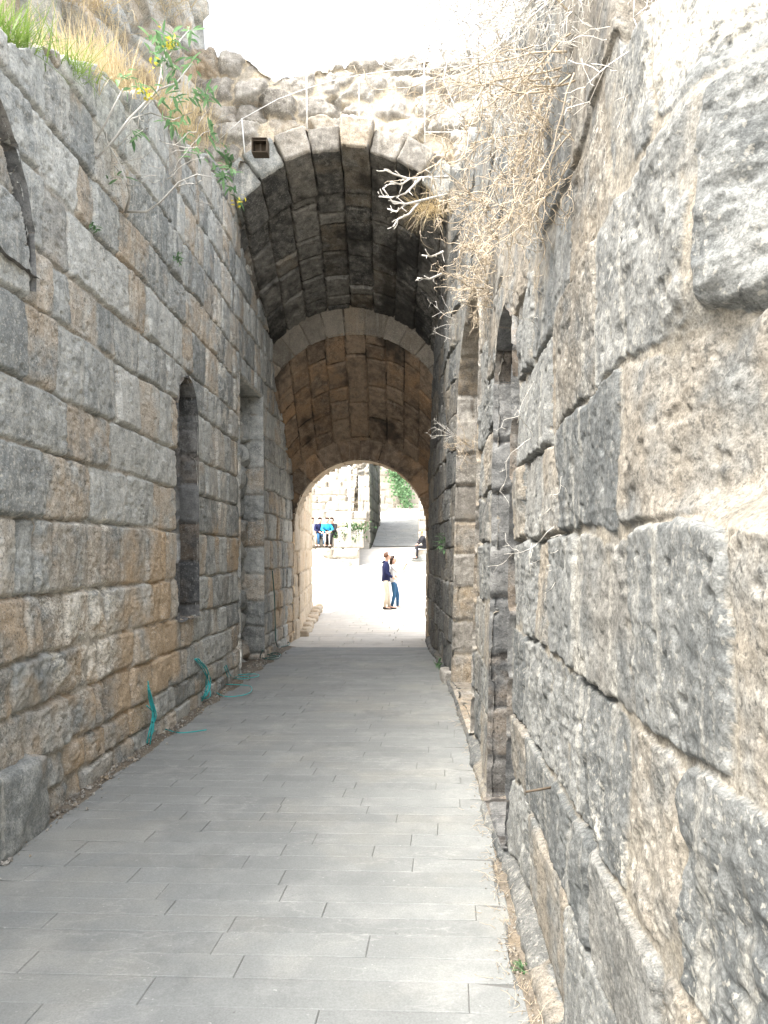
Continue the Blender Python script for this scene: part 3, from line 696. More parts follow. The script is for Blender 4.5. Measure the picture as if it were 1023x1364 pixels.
def dry_shrub(name, label, roots, nst, L, dirs, mat, r=.0035, sub=5, sub2=3, curl=.3, grav=.03, group=None, spread=.5):
    """twiggy dead shrub: woody stems that fork twice into fine curled twigs"""
    r0 = Vector(roots[0]); o = thing(name, label, 'shrub', tuple(r0), group)
    st = Tubes(); tw = Tubes()
    for i in range(nst):
        root = Vector(random.choice(roots)) + rv(.05); d = (Vector(random.choice(dirs)).normalized() + rv(spread)).normalized()
        l = L * random.uniform(.5, 1.1); s0 = wander(root, d, l, 8, curl * .6, grav)
        st.add(s0, r * 1.6, r * .7, 4)
        for j in range(sub):
            k = random.randint(2, 8); dd = ((s0[min(k, 7) + 1 if k < 8 else 8] - s0[k - 1]).normalized() + rv(.55)).normalized()
            s1 = wander(s0[k], dd, l * random.uniform(.25, .5), 6, curl, grav)
            tw.add(s1, r * .9, r * .45, 3)
            for m in range(sub2):
                q = random.randint(1, 6); d2 = ((s1[q] - s1[q - 1]).normalized() + rv(.7)).normalized()
                tw.add(wander(s1[q], d2, l * random.uniform(.1, .25), 5, curl * 1.3, grav), r * .6, r * .35, 3)
    st.build('stem', mat, o); tw.build('twigs', mat, o); return o

# large pale dead shrub hanging over the right wall
def rooty(ds, dx=.05): return [(XR(d, TR(d)) + random.uniform(-.02, .3), d, TR(d) + .0) for d in ds]
dry_shrub('dry_shrub', 'big pale dead shrub of curled twigs hanging over the top of the right wall', rooty([2.2, 2.4, 2.6, 2.8, 3.1, 3.4, 3.8, 4.2, 4.6, 5.0, 5.4]), 95, .72,
          [(-.5, .1, .3), (-.45, -.2, -.6), (-.35, .1, -.9), (-.5, .3, -.1), (-.2, -.5, -1), (-.2, .1, .7), (-.4, .5, .3), (-.2, -.6, -.3)], M['twig'], .002, 9, 6, .36, .05)
dry_shrub('dry_shrub', 'brown dead shrub half buried in the pale shrub against the right wall', [(XR(d, z) + .02, d, z) for d, z in ((2.7, 3.5), (3.0, 3.6), (3.4, 3.9), (3.3, 3.5), (2.6, 3.3))], 40, .55,
          [(-.4, .2, -.9), (-.5, .2, -.2), (-.4, -.2, -.5)], M['twig2'], .0024, 7, 5, .33, .05)
dry_shrub('dry_shrub', 'small brown dead shrub clinging to the right wall just above the arched slits', [(XR(d, z) + .02, d, z) for d, z in ((5.6, 3.9), (6.0, 4.1), (6.4, 4.0), (6.0, 3.7), (5.7, 4.3))], 40, .5,
          [(-.8, -.3, .3), (-.8, -.3, -.3), (-.6, -.6, 0)], M['twig2'], .0032, 6, 4, .33, .02)
dry_shrub('dry_tuft', 'little dead tuft growing inside the farther arched recess of the right wall', [(.5, 9.4, 3.0), (.55, 9.3, 2.95)], 16, .34, [(-.3, -.8, .5), (-.3, -.8, 0)], M['twig2'], .003, 4, 3, .3, .02)
dry_shrub('dry_tuft', 'wispy pale dead stems trailing across the right wall beside the nearer slit', [(XR(3.4, 2.6), 3.5, 2.55), (XR(3.3, 2.3), 3.4, 2.25)], 5, .34, [(-.15, -.6, -.5), (-.15, .5, -.3), (-.15, -.5, .4)], M['twig'], .0012, 2, 1, .45, .03)
dry_shrub('dry_tuft', 'wispy pale dead stems curling from a joint low on the right wall', [(XR(2.75, 1.75), 2.8, 1.78), (XR(3.0, 1.75), 3.0, 1.75)], 6, .26, [(-.2, .6, -.3), (-.2, -.6, .1), (-.2, 0, -.6)], M['twig'], .0012, 2, 1, .34, .03)
dry_shrub('dry_tuft', 'pale wisps of dead stem poking from the right wall edge by the vault', [(XR(9.9, 4.0), 9.9, 4.6), (XR(9.9, 4.0), 9.9, 3.2)], 9, .36, [(-.9, -.4, .1), (-.8, -.4, .5)], M['twig'], .003, 4, 2, .22, .0)
# bare thick pale branch reaching out before the vault
bb = thing('bare_branch', 'thick bare white branch reaching from the right wall across the dark vault', 'branch', (.5, 6.4, 4.7))
tb = Tubes()
for (pts) in ([(598, 236, 6.6), (570, 236, 6.45), (545, 238, 6.35), (525, 232, 6.3), (512, 226, 6.25)], [(560, 238, 6.4), (540, 258, 6.3), (520, 263, 6.2), (505, 262, 6.15)],
              [(590, 260, 6.5), (565, 266, 6.4), (540, 272, 6.3), (522, 268, 6.25), (510, 250, 6.2)], [(560, 267, 6.4), (545, 285, 6.3), (530, 292, 6.25), (524, 302, 6.2)],
              [(540, 272, 6.3), (528, 282, 6.2), (516, 278, 6.2)], [(545, 238, 6.35), (535, 246, 6.3), (520, 242, 6.2)], [(590, 335, 6.5), (575, 342, 6.4), (562, 340, 6.35)], [(588, 365, 6.5), (572, 372, 6.4), (556, 370, 6.3)]):
    P = [at(*p) for p in pts]
    tb.add(P, .010, .006, 6, .6)
    for i in range(1, len(P)):
        for k in range(2):
            a = P[i] + (P[i - 1] - P[i]) * random.random()
            tb.add(wander(a, (P[i] - P[i - 1]).normalized() + rv(.6), random.uniform(.05, .12), 4, .25), .0055, .003, 5, .7)
tb.build('branch', M['twig'], bb)

# leafy shrub on the left wall
ls = thing('leafy_shrub', 'green leafy shrub with yellow flowers and pale bent stems rooted high in the left wall', 'shrub', tuple(at(170, 282, 6.3)))
st = Tubes(); lf = Tubes(); fls = []
stems = [[(167, 283, 6.28), (173, 262, 6.1), (168, 240, 6.0), (158, 215, 5.95), (143, 190, 5.95), (140, 168, 6)],
         [(170, 282, 6.28), (195, 282, 6.2), (215, 268, 6.2), (238, 243, 6.3), (262, 232, 6.4), (290, 238, 6.5)],
         [(118, 207, 5.85), (130, 210, 5.75), (150, 188, 5.75), (172, 158, 5.8), (195, 135, 5.9), (210, 120, 6), (216, 90, 6.1), (222, 60, 6.2)],
         [(118, 206, 5.85), (140, 165, 5.7), (155, 135, 5.7), (164, 118, 5.8)],
         [(150, 188, 5.75), (175, 158, 5.9), (200, 150, 6.1), (230, 160, 6.3), (255, 150, 6.4)], [(216, 90, 6.1), (235, 60, 6.25), (252, 40, 6.3)], [(210, 120, 6), (235, 110, 6.2), (255, 85, 6.3)]]
for i, sp in enumerate(stems):
    P = [at(*p) for p in sp]; st.add(P, .011 if i < 3 else .008, .004, 6, .5)
for i in range(22):
    b = at(random.uniform(100, 250), random.uniform(150, 250), 6.1); st.add(wander(b, Vector((.3, -.2, random.uniform(-.6, .6))), .5, 8, .35), .004, .002, 4)
clus = [(222, 52, 6.2, 16), (232, 62, 6.2, 12), (252, 38, 6.3, 10), (256, 86, 6.3, 10), (214, 76, 6.1, 14), (170, 108, 5.8, 10), (196, 120, 5.95, 10), (232, 96, 6.2, 14), (235, 130, 6.2, 12), (266, 130, 6.4, 14),
        (230, 165, 6.3, 12), (246, 172, 6.4, 10), (281, 176, 6.5, 10), (256, 196, 6.5, 8), (305, 240, 6.6, 14), (295, 226, 6.5, 12), (158, 235, 6, 6), (262, 205, 6.5, 8), (222, 140, 6.1, 10), (275, 120, 6.5, 10), (178, 180, 6, 6), (205, 58, 6.1, 10), (312, 256, 6.6, 8)]
for (px, py, Y, n) in clus:
    c = at(px, py, Y)
    for i in range(int(n * 1.0)):
        d = rv(1); d.z = d.z * .8 + .15; d.normalize()
        p = c + rv(.035)
        lf.leaf(p, d, (0, 0, 1) if abs(d.z) < .9 else (1, 0, 0), random.uniform(.06, .14), random.uniform(.018, .036), fold=random.uniform(.1, .5))
for (px, py, Y) in ((224, 52, 6.15), (230, 58, 6.15), (190, 120, 5.9), (198, 126, 5.9), (205, 82, 6.0), (318, 268, 6.5)):
    c = at(px, py, Y)
    fl = Tubes(); fls.append(fl)
    for i in range(11): fl.leaf(c + rv(.025), rv(1).normalized(), (.3, .2, 1), .035, .02)
st.build('stem', M['bark'], ls); lf.build('foliage', M['leaf'], ls); [f_.build('flower', M['flower'], ls) for f_ in fls]

def tuft(name, label, c, n, L, mat, w=.007, lean=(0, 0, 1), spread=.4, rad=.12, bend=.6, group=None):
    t = Tubes()
    for i in range(n):
        r = Vector(c) + Vector((random.gauss(0, rad), random.gauss(0, rad), 0)) * .8
        t.blade(r, Vector(lean) + rv(spread), L * random.uniform(.5, 1.1), w, bend * random.uniform(.3, 1.4))
    o = t.build(name, mat); me = o.data
    me.transform(Matrix.Translation(-Vector(c))); o.location = c
    tag(o, label, 'grass', group); o['kind'] = 'thing'; return o
G = 'grass tufts on the left wall ledge'
tuft('grass_tuft', 'bright green grass tuft at the top left corner of the wall', (-2.62, 4.75, 4.82), 420, .34, M['green'], .007, (.2, -.1, 1), .42, .13, .7, G)
tuft('grass_tuft', 'sparse yellow green weed hanging over the wall top beside the green tuft', (-2.45, 5.35, 5.05), 120, .3, M['green'], .006, (.4, -.2, .6), .5, .1, .9, G)
lbl = ['tall straw coloured dry grass tuft in the middle of the left ledge', 'short straw tuft at the near end of the ledge behind the green weed', 'dense dry grass tuft against the foot of the rubble mass',
       'thin straw tuft near the yellow flowered shrub', 'far straw tuft at the right end of the left ledge', 'ragged dry tuft hanging beneath the flowered shrub']
for k, (x, y, z, n, L) in enumerate(((-2.65, 6.3, 5.5, 420, .5), (-2.6, 5.6, 5.2, 220, .38), (-2.95, 6.9, 5.75, 380, .55), (-2.6, 7.2, 5.85, 260, .45), (-2.6, 8.4, 6.2, 260, .45), (-2.45, 7.6, 5.95, 240, .4))):
    tuft('dry_grass_tuft', lbl[k], (x, y, z), n, L, M['straw'], .006, (.15, -.15, 1), .35, .2, .8, G)
for k, (x, y, z, L, lb) in enumerate(((-3.2, 7.2, 6.9, .5, 'dry grass drooping from the lower face of the rubble mass'), (-3.3, 6.7, 7.1, .6, 'dry grass drooping at the left corner of the rubble mass'),
                                      (-2.95, 8.8, 8.1, .5, 'dry grass drooping high on the right edge of the rubble mass'))):
    tuft('dry_grass_tuft', lb, (x, y, z), 260, L, M['straw'], .006, (.7, -.5, .2), .45, .22, 1.6, 'dry grass hanging from the rubble mass')
tuft('grass_tuft', 'green weeds growing on top of the wall at the upper right', (.95, 2.15, 3.42), 160, .2, M['green'], .005, (0, -.1, 1), .5, .12, .6)
tuft('dry_grass_tuft', 'pale dry grass on the top edge of the nearest right block', (.72, 1.45, 2.88), 90, .13, M['straw'], .003, (-.2, 0, 1), .5, .12, .6)
tuft('dry_grass_tuft', 'dry grass clump at the right spring of the gate facade', (.15, 9.9, 6.1), 200, .5, M['straw'], .007, (-.5, -.5, .3), .45, .15, 1.2)

def weed(name, label, c, n, L, out=(0, 0, 1), group=None):
    t = Tubes(); c = Vector(c)
    for i in range(n):
        d = (Vector(out) + rv(.55)).normalized(); p = c + rv(L * .25)
        t.leaf(p, d, (0.1, .1, 1) if abs(d.z) < .9 else (1, 0, 0), L * random.uniform(.4, .9), L * .22)
    o = t.build(name, M['leaf']); o.data.transform(Matrix.Translation(-c)); o.location = c
    tag(o, label, 'weed', group); o['kind'] = 'thing'; return o
weed('weed', 'small bright weed at the foot of the right wall far down the path', (.27, 11.3, .06), 26, .16, (-.2, -.3, .9))
weed('weed', 'small weed at the near right edge of the paved path', (.40, 3.1, .03), 40, .045, (-.2, 0, .9))
weed('weed', 'green weed growing from the right wall above the path near the vault', (.30, 11.0, 1.85), 30, .17, (-.7, -.5, .3))
weed('weed', 'tiny mossy weed in a joint of the upper left wall', tuple(at(125, 305, 5.7)), 30, .06, (.6, -.4, .2))
weed('weed', 'tiny weed in the left wall to the right of the mossy one', tuple(at(237, 346, 7.55)), 26, .08, (.6, -.4, .2))
weed('weed', 'dusty green weed beside the small iron lamp on the facade', tuple(at(305, 212, 10.2)), 24, .17, (.1, -.7, .4))

# ---- cables at the foot of the left wall
def cable(label, strands, mat, r):
    t = Tubes()
    for s_ in strands:
        P = [Vector(p) for p in s_]; Qp = []
        for i in range(len(P) - 1):           # Catmull-Rom
            a, b, c, d = P[max(i - 1, 0)], P[i], P[i + 1], P[min(i + 2, len(P) - 1)]
            for k in range(6):
                u = k / 6; Qp.append(.5 * ((2 * b) + (c - a) * u + (2 * a - 5 * b + 4 * c - d) * u * u + (3 * b - a - 3 * c + d) * u ** 3))
        Qp.append(P[-1]); t.add(Qp, r, r, 6, .5)
    o = t.build('cable', mat); return tag(o, label, 'cable', 'teal cables along the left wall foot')
def fl_(px, py, h=.055): Y = 1025 * 1.7 / (py - 738); return ((px - 562) / 1025 * Y, Y, h)
def wl_(px, py):
    d = 7.0
    for _ in range(20): d = 1025 * (XL(d) + .05) / (px - 562)
    return (float(XL(d)) + .06, float(d), float(1.7 - (py - 738) / 1025 * d))
def jit(p, s=.016): return (p[0] + random.gauss(0, s), p[1] + random.gauss(0, s), max(.03, p[2] + random.gauss(0, s)))
A = [wl_(194, 914), wl_(200, 930), wl_(203, 955), wl_(201, 975), fl_(199, 996)]
cable('bundle of teal cables drooping down the left wall nearest the camera', [[jit(p) for p in A] for k in range(5)] + [[A[2], jit(A[3]), fl_(215, 978), fl_(240, 984), fl_(275, 980)], [wl_(194, 940), wl_(203, 952), wl_(200, 980)]], M['cable'], .006)
B = [wl_(262, 878), wl_(272, 893), wl_(277, 908), wl_(273, 925), fl_(266, 940)]
cable('bundle of teal cables with a long loop lying on the path', [[jit(p) for p in B] for k in range(5)] + [[B[2], fl_(284, 925), fl_(300, 934), fl_(325, 932), fl_(335, 926), fl_(330, 919), fl_(292, 917)]], M['cable'], .006)
cable('slack teal cable coil beyond the second bundle', [[wl_(298, 888), wl_(302, 900), fl_(306, 908), fl_(322, 910), fl_(344, 906), fl_(338, 903), fl_(306, 905)], [wl_(300, 886), wl_(305, 898), fl_(312, 907), fl_(332, 906)]], M['cable'], .006)
cable('dark green cable coil where the left wall meets the vault', [[wl_(349, 866), fl_(347, 881), fl_(362, 880), fl_(374, 877), fl_(366, 874), fl_(350, 877)], [fl_(352, 876), fl_(372, 879), fl_(360, 883), fl_(346, 880)], [wl_(366, 840), wl_(367, 856), fl_(372, 866), fl_(386, 862), fl_(378, 856)], [wl_(362, 760), wl_(365, 800), wl_(366, 845)]], M['cable2'], .010)

# ---- loose grit and rubble along both wall feet
def grit(name, label, n, f, mat, smin, smax, seed):
    rs = random.Random(seed); vs = []; fs = []
    for i in range(n):
        c = Vector(f(rs)); s_ = smin * (smax / smin) ** (rs.random() ** 2.2); b = len(vs); q = Quaternion((rs.gauss(0, 1), rs.gauss(0, 1), rs.gauss(0, 1), rs.gauss(0, 1))); q.normalize()
        for v in ((1, 0, 0), (-1, 0, 0), (0, 1, 0), (0, -1, 0), (0, 0, 1), (0, 0, -1)):
            vs.append(tuple(c + q @ (Vector(v) * s_ * rs.uniform(.5, 1)) + Vector((0, 0, s_ * .2))))
        fs += [tuple(b + k for k in t) for t in ((0, 2, 4), (2, 1, 4), (1, 3, 4), (3, 0, 4), (2, 0, 5), (1, 2, 5), (3, 1, 5), (0, 3, 5))]
    me = bpy.data.meshes.new(name); me.from_pydata(vs, [], fs); me.update()
    at_ = me.attributes.new('tint', 'FLOAT', 'POINT'); at_.data.foreach_set('value', np.repeat(np.random.RandomState(seed).rand(n), 6).astype(np.float32))
    return stuff(tag(link(name, me, mat), label, 'gravel'))
def gl(rs): y = 2.5 + 11 * rs.random() ** 1.3; return (edges(y)[0] - .12 + rs.gauss(0, .06) + abs(rs.gauss(0, .05)), y, .03)
def gr(rs): y = 1.8 + 11 * rs.random() ** 1.5; return (edges(y)[1] + .04 - abs(rs.gauss(0, .05)), y, .025)
grit('gravel', 'loose grit and pebbles along the foot of the left wall', 2600, gl, M['facade'], .004, .03, 3); grit('gravel', 'loose grit and pebbles along the foot of the left wall', 1500, gr, M['facade'], .002, .011, 4)
lt = Tubes()
for i in range(420):
    y = 2 + 8 * random.random() ** 1.6; x = edges(y)[1] - abs(random.gauss(0, .06)) + .04
    lt.add(wander((x, y, .032), (random.gauss(0, 1), random.gauss(0, 1), .15), random.uniform(.03, .1), 3, .3), .0014, .0008, 3)
stuff(tag(lt.build('twig_litter', M['twig2']), 'dry twig litter scattered along the right edge of the path', 'litter'))

# ---- base blocks of the left and right walls, peg, broken sill
o = tag(link('sill_block', rock_mesh('sill_block', rockbox((-2.55, 4.02, -.02), (.55, 1.5, .5), 0, .04), 22, .2, .035, 5, 77, .065), M['left']), 'big rough grey block below the arched side opening at the lower left', 'stone block'); o['kind'] = 'thing'
o = tag(link('base_block', rock_mesh('base_block', rockbox((XR(4.62, 0) + .12, 4.62, -.02), (.3, .8, .12), 0, .05), 14, .2, .02, 7, 78, .5), M['recess_dark']), 'pale worn threshold stone in the nearer slit of the right wall', 'stone block'); o['kind'] = 'thing'
o = tag(link('base_block', rock_mesh('base_block', rockbox((.37, 10.2, -.02), (.22, .5, .2), .08, .06), 14, .25, .02, 7, 79, .9), M['facade']), 'small pale stone at the foot of the right wall beyond the slits', 'stone block'); o['kind'] = 'thing'
pg = Tubes(); pg.add([(.56, 3.0, .80), (.40, 2.96, .785)], .006, .005, 6); o = tag(pg.build('iron_peg', M['metal']), 'thin rusty iron peg stuck in the lower right wall', 'peg')

# ---- small iron lamp on the facade
lp = thing('wall_lamp', 'small rusty box lamp standing on the left shoulder of the arch', 'lamp', tuple(at(347, 206, 9.95)))
c = at(347, 197, 9.95)
def box_obj(name, c, s, mat, parent, bev=.004, rot=None):
    bm = bmesh.new(); bmesh.ops.create_cube(bm, size=1); bmesh.ops.scale(bm, vec=s, verts=bm.verts)
    if bev: bmesh.ops.bevel(bm, geom=bm.edges[:], offset=bev, segments=2, affect='EDGES')
    if rot: bmesh.ops.rotate(bm, cent=(0, 0, 0), matrix=rot, verts=bm.verts)
    bmesh.ops.translate(bm, vec=c, verts=bm.verts); me = bpy.data.meshes.new(name); bm.to_mesh(me); bm.free(); return link(name, me, mat, parent)
for nm, dx, dz, sx, sz in (('side_plate', -.095, 0, .012, .19), ('side_plate', .095, 0, .012, .19), ('top_plate', 0, .09, .2, .012), ('bottom_plate', 0, -.09, .2, .012)):
    box_obj(nm, c + Vector((dx, 0, dz)), (sx, .16, sz), M['metal'], lp)
box_obj('back_plate', c + Vector((0, .075, 0)), (.18, .012, .17), M['metal'], lp); box_obj('bracket', c + Vector((0, .0, -.02)), (.015, .02, .15), M['metal'], lp); box_obj('front_bar', c + Vector((0, -.078, .055)), (.18, .012, .012), M['metal'], lp)

# ---- rope railing along the top of the facade
rl = thing('rope_railing', 'white rope railing on thin posts in front of the rubble top', 'railing', tuple(at(408, 172, 10.1)))
posts = [(322, 158, 326, 205), (408, 92, 409, 172), (478, 106, 479, 176), (565, 78, 566, 190)]
tops = []
for a, b, c_, d in posts:
    t = Tubes(); p0 = at(c_, d, 10.25); p1 = at(a, b, 10.3); t.add([p0, p1], .009, .009, 6); t.build('post', M['white_metal'], rl); tops.append(p1)
t = Tubes()
way = [at(285, 192, 10.1), at(323, 158, 10.15), at(370, 132, 10.2), at(408, 118, 10.2), at(440, 108, 10.2), at(478, 100, 10.2), at(520, 94, 10.2), at(565, 92, 10.2), at(610, 88, 10.2)]
t.add(way, .005, .005, 5); t.build('rope', M['rope'], rl)
t = Tubes(); t.add([at(566, 176, 10.1), at(600, 176, 10.1), at(640, 176, 10.1)], .005, .005, 5); t.build('rope', M['rope'], rl)

# ================================================================== BEYOND THE EXIT
xw = thing('stone_wall', 'sunlit honey coloured ashlar wall running on beyond the exit on the left', 'wall', (-2.9, 19, 0))
def pos_x(U, V):
    x = np.interp(U, [15.5, 22.6, 23.4], [-2.50, -3.22, -3.6]); return x, U + 0, V + 0
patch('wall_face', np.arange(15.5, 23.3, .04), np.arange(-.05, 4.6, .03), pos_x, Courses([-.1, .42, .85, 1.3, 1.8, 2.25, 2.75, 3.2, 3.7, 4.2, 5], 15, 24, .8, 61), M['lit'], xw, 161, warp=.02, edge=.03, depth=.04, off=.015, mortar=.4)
fr = Tubes()
for i in range(12):
    y = 15.9 + i * .72; x = float(np.interp(y, [15.5, 22.6, 25], [-2.42, -3.1, -3.4])); s_ = random.uniform(.18, .3)
    o = tag(link('foot_stone', rock_mesh('foot_stone', rockbox((x + .0, y, -.02), (s_, s_ * 1.5, s_ * .6), random.uniform(-.3, .3), .15), 7, .5, .05, 4, 90 + i), M['lit']),
            'rough stone in the row along the foot of the sunlit wall beyond the exit', 'stone', 'stones along the foot of the sunlit wall'); o['kind'] = 'thing'

# seating tiers
def pos_tier(x0, x1, Y, z0, z1, dep):
    def f(U, V):
        over = np.maximum(V - z1, 0); return U + 0, Y + over + .04 * np.minimum(U + 5, 0) * 0, np.minimum(V, z1)
    return f
ORD = ['lowest', 'second lowest', 'third', 'fourth', 'fifth', 'sixth', 'seventh', 'eighth', 'ninth', 'tenth', 'topmost']
for i in range(11):
    Y = 33 + i * 1.05; z1 = 1.96 + i * .46; x1 = -2.62 - (i > 4) * .75 - max(0, i - 5) * .05
    o = patch('seat_tier', np.arange(-12, x1, .07), np.arange(z1 - (.5 if i else 1.3), z1 + 1.1, .05), pos_tier(-12, x1, Y, z1 - .5, z1, 1), Courses([z1 - 1.4, z1 - .45, z1 + .02, z1 + 2], -13, 0, 1.0, 200 + i), M['pale'], None, 170 + i, warp=.02, edge=.04, depth=.12, off=.04, bulge=.01, mortar=.1, gap=.025, rough=.03)
    tag(o, '%s tier of pale stone theatre seating seen through the exit' % ORD[i], 'seating', 'tiers of theatre seating'); o['kind'] = 'thing'
# walls round the ramp
rw = thing('rubble_wall', 'pale rubble wall standing between the seating tiers and the ramp', 'wall', (-4, 46, 4))
f = lambda U, V: (U + 0, 45.3 + 0 * U, V + 0)
patch('wall_face', np.arange(-12, -2.4, .06), np.arange(2, 9.5, .05), f, Rubble(.6, .4, 65), M['facade'], rw, 181, edge=.1, depth=.12, off=.05, mortar=.3)
dw = thing('stone_wall', 'dark shade-toned side wall rising along the left of the far ramp', 'wall', (-2.6, 42, 3))
f = lambda U, V: (-2.58 - .0 * V + .006 * (U - 38), U + 0, V + 0)
patch('wall_face', np.arange(38, 46.5, .08), np.arange(1.5, 8.5, .06), f, Courses([1, 1.6, 2.2, 2.8, 3.4, 4, 4.6, 5.2, 5.8, 6.4, 7, 7.6, 8.6], 37, 56, 1, 71), M['side_shade'], dw, 191, warp=.03, edge=.06, depth=.08, off=.04)
f = lambda U, V: (U + 0, 38 + 0 * U, V + 0)
patch('end_face', np.arange(-3.15, -2.56, .04), np.arange(1.5, 5.6, .05), f, Courses([1, 1.7, 2.3, 3, 3.6, 4.3, 5, 6], -4, 0, .8, 73), M['pale'], dw, 193, edge=.05, depth=.06, off=.03)
bw = thing('stone_wall', 'ivy covered pale wall closing the view above the ramp', 'wall', (-1, 61, 6))
f = lambda U, V: (U + 0, 61 + .25 * U, V + 0)
patch('wall_face', np.arange(-6, 6, .08), np.arange(4.4, 13, .08), f, Courses([4 + .55 * i for i in range(18)], -7, 7, 1.1, 75), M['pale'], bw, 195, edge=.06, depth=.07, off=.04)
iv = Tubes()
for i in range(900):
    t = random.random(); x = -2.4 + 1.3 * t + random.gauss(0, .16 + .22 * math.sin(t * 3)); z = 9.2 - 3.6 * t + random.gauss(0, .5)
    iv.leaf((x, 60.5 + .25 * x - random.random() * .3, z), rv(1) + Vector((0, -.5, -.4)), (.2, -1, .3), .2, .16)
o = tag(iv.build('ivy', M['leaf']), 'green ivy trailing down the pale far wall above the ramp', 'ivy'); o['kind'] = 'thing'
# ramp: grey slabs climbing, pale path above
me_r = slabs('paved_ramp', -2.55, -.22, 40, 48.2, .5, .8, 0, M['slate'], 2.13, 8, .01, lambda x, y: (y - 40) * .2275)
U, V = np.meshgrid(np.linspace(-2.6, -.1, 12), np.linspace(39.9, 62, 60))
struct(link('upper_path', grid_mesh('upper_path', np.stack([U, V, 2.06 + (np.minimum(V, 48.3) - 40) * .2275 + np.maximum(0, V - 48.3) * .11], -1), None, {'tint': V * 0 + .5}), M['plaza']))
er = thing('stone_wall', 'pale stone wall and post along the right side of the ramp', 'wall', (0, 42, 2))
f = lambda U, V: (-.1 + 0 * U, U + 0, V + 0)
patch('wall_face', np.arange(39, 56, .08), np.arange(1, 6.3, .06), f, Courses([.9 + .5 * i for i in range(13)], 38, 57, 1, 77), M['pale'], er, 197, flip=True, edge=.06, depth=.07, off=.03)
f = lambda U, V: (U + 0, 39 + 0 * U, V + 0)
patch('end_face', np.arange(-.14, 1.2, .05), np.arange(1, 4.6, .05), f, Courses([.9 + .5 * i for i in range(9)], -2, 2, .7, 79), M['pale'], er, 199, edge=.05, depth=.06, off=.03)
# blocks, bushes and a pole by the tiers
for i, (px, py, wd, ht, lb) in enumerate(((463, 727, .8, .7, 'cut pale block at the right end of the lowest tier'), (452, 730, .45, .4, 'low pale block beside the seated visitors'), (472, 712, .8, .6, 'mossy block below the dark bushes by the tiers'))):
    p = at(px, py, 33.5); p.z = 1.955; o = tag(link('stone_block', rock_mesh('stone_block', rockbox(p, (wd, .8, ht), .1, .03), 8, .12, .02, 4, 300 + i), M['pale']), lb, 'stone block'); o['kind'] = 'thing'
for i, (px, py, lb) in enumerate(((474, 700, 'low green bush on the block beside the pole'), (464, 712, 'small bush at the foot of the pole'))):
    c = at(px, py, 33.3); t = Tubes()
    for k in range(300): t.leaf(c + Vector((random.gauss(0, .28), random.gauss(0, .2), random.gauss(-.05, .1))), rv(1), (0, 0, 1), .12, .06)
    o = tag(t.build('bush', M['dark_leaf']), lb, 'bush'); o['kind'] = 'thing'
t = Tubes(); t.add([at(466, 722, 32), at(465, 612, 32)], .05, .05, 10); tag(t.build('pole', M['white_metal']), 'tall thin white pole standing before the seating tiers', 'pole')

# ================================================================== PEOPLE
def skin_mesh(nodes, links, root, sub=2):
    """nodes: name -> (xyz, rx, ry); returns an evaluated mesh"""
    names = list(nodes); me = bpy.data.meshes.new('tmp'); me.from_pydata([nodes[n][0] for n in names], [(names.index(a), names.index(b)) for a, b in links], [])
    o = bpy.data.objects.new('tmp', me); COL.objects.link(o)
    m = o.modifiers.new('s', 'SKIN'); m.use_smooth_shade = True
    s = o.modifiers.new('u', 'SUBSURF'); s.levels = s.render_levels = sub
    for i, n in enumerate(names):
        sv = me.skin_vertices[0].data[i]; sv.radius = (nodes[n][1], nodes[n][2]); sv.use_root = (n == root)
    bpy.context.view_layer.update()
    out = bpy.data.meshes.new_from_object(o.evaluated_get(bpy.context.evaluated_depsgraph_get()))
    bpy.data.objects.remove(o); bpy.data.meshes.remove(me); return out
def ell(c, r, name, mat, parent, nu=18, nv=12, cut=None, noise=0):
    bm = bmesh.new(); bmesh.ops.create_uvsphere(bm, u_segments=nu, v_segments=nv, radius=1)
    if cut: bmesh.ops.delete(bm, geom=[v for v in bm.verts if cut(v.co)], context='VERTS')
    for v in bm.verts: v.co = Vector((v.co.x * r[0], v.co.y * r[1], v.co.z * r[2])) * (1 + noise * random.uniform(-1, 1)) + Vector(c)
    me = bpy.data.meshes.new(name); bm.to_mesh(me); bm.free(); me.polygons.foreach_set('use_smooth', np.ones(len(me.polygons), bool)); return link(name, me, mat, parent)
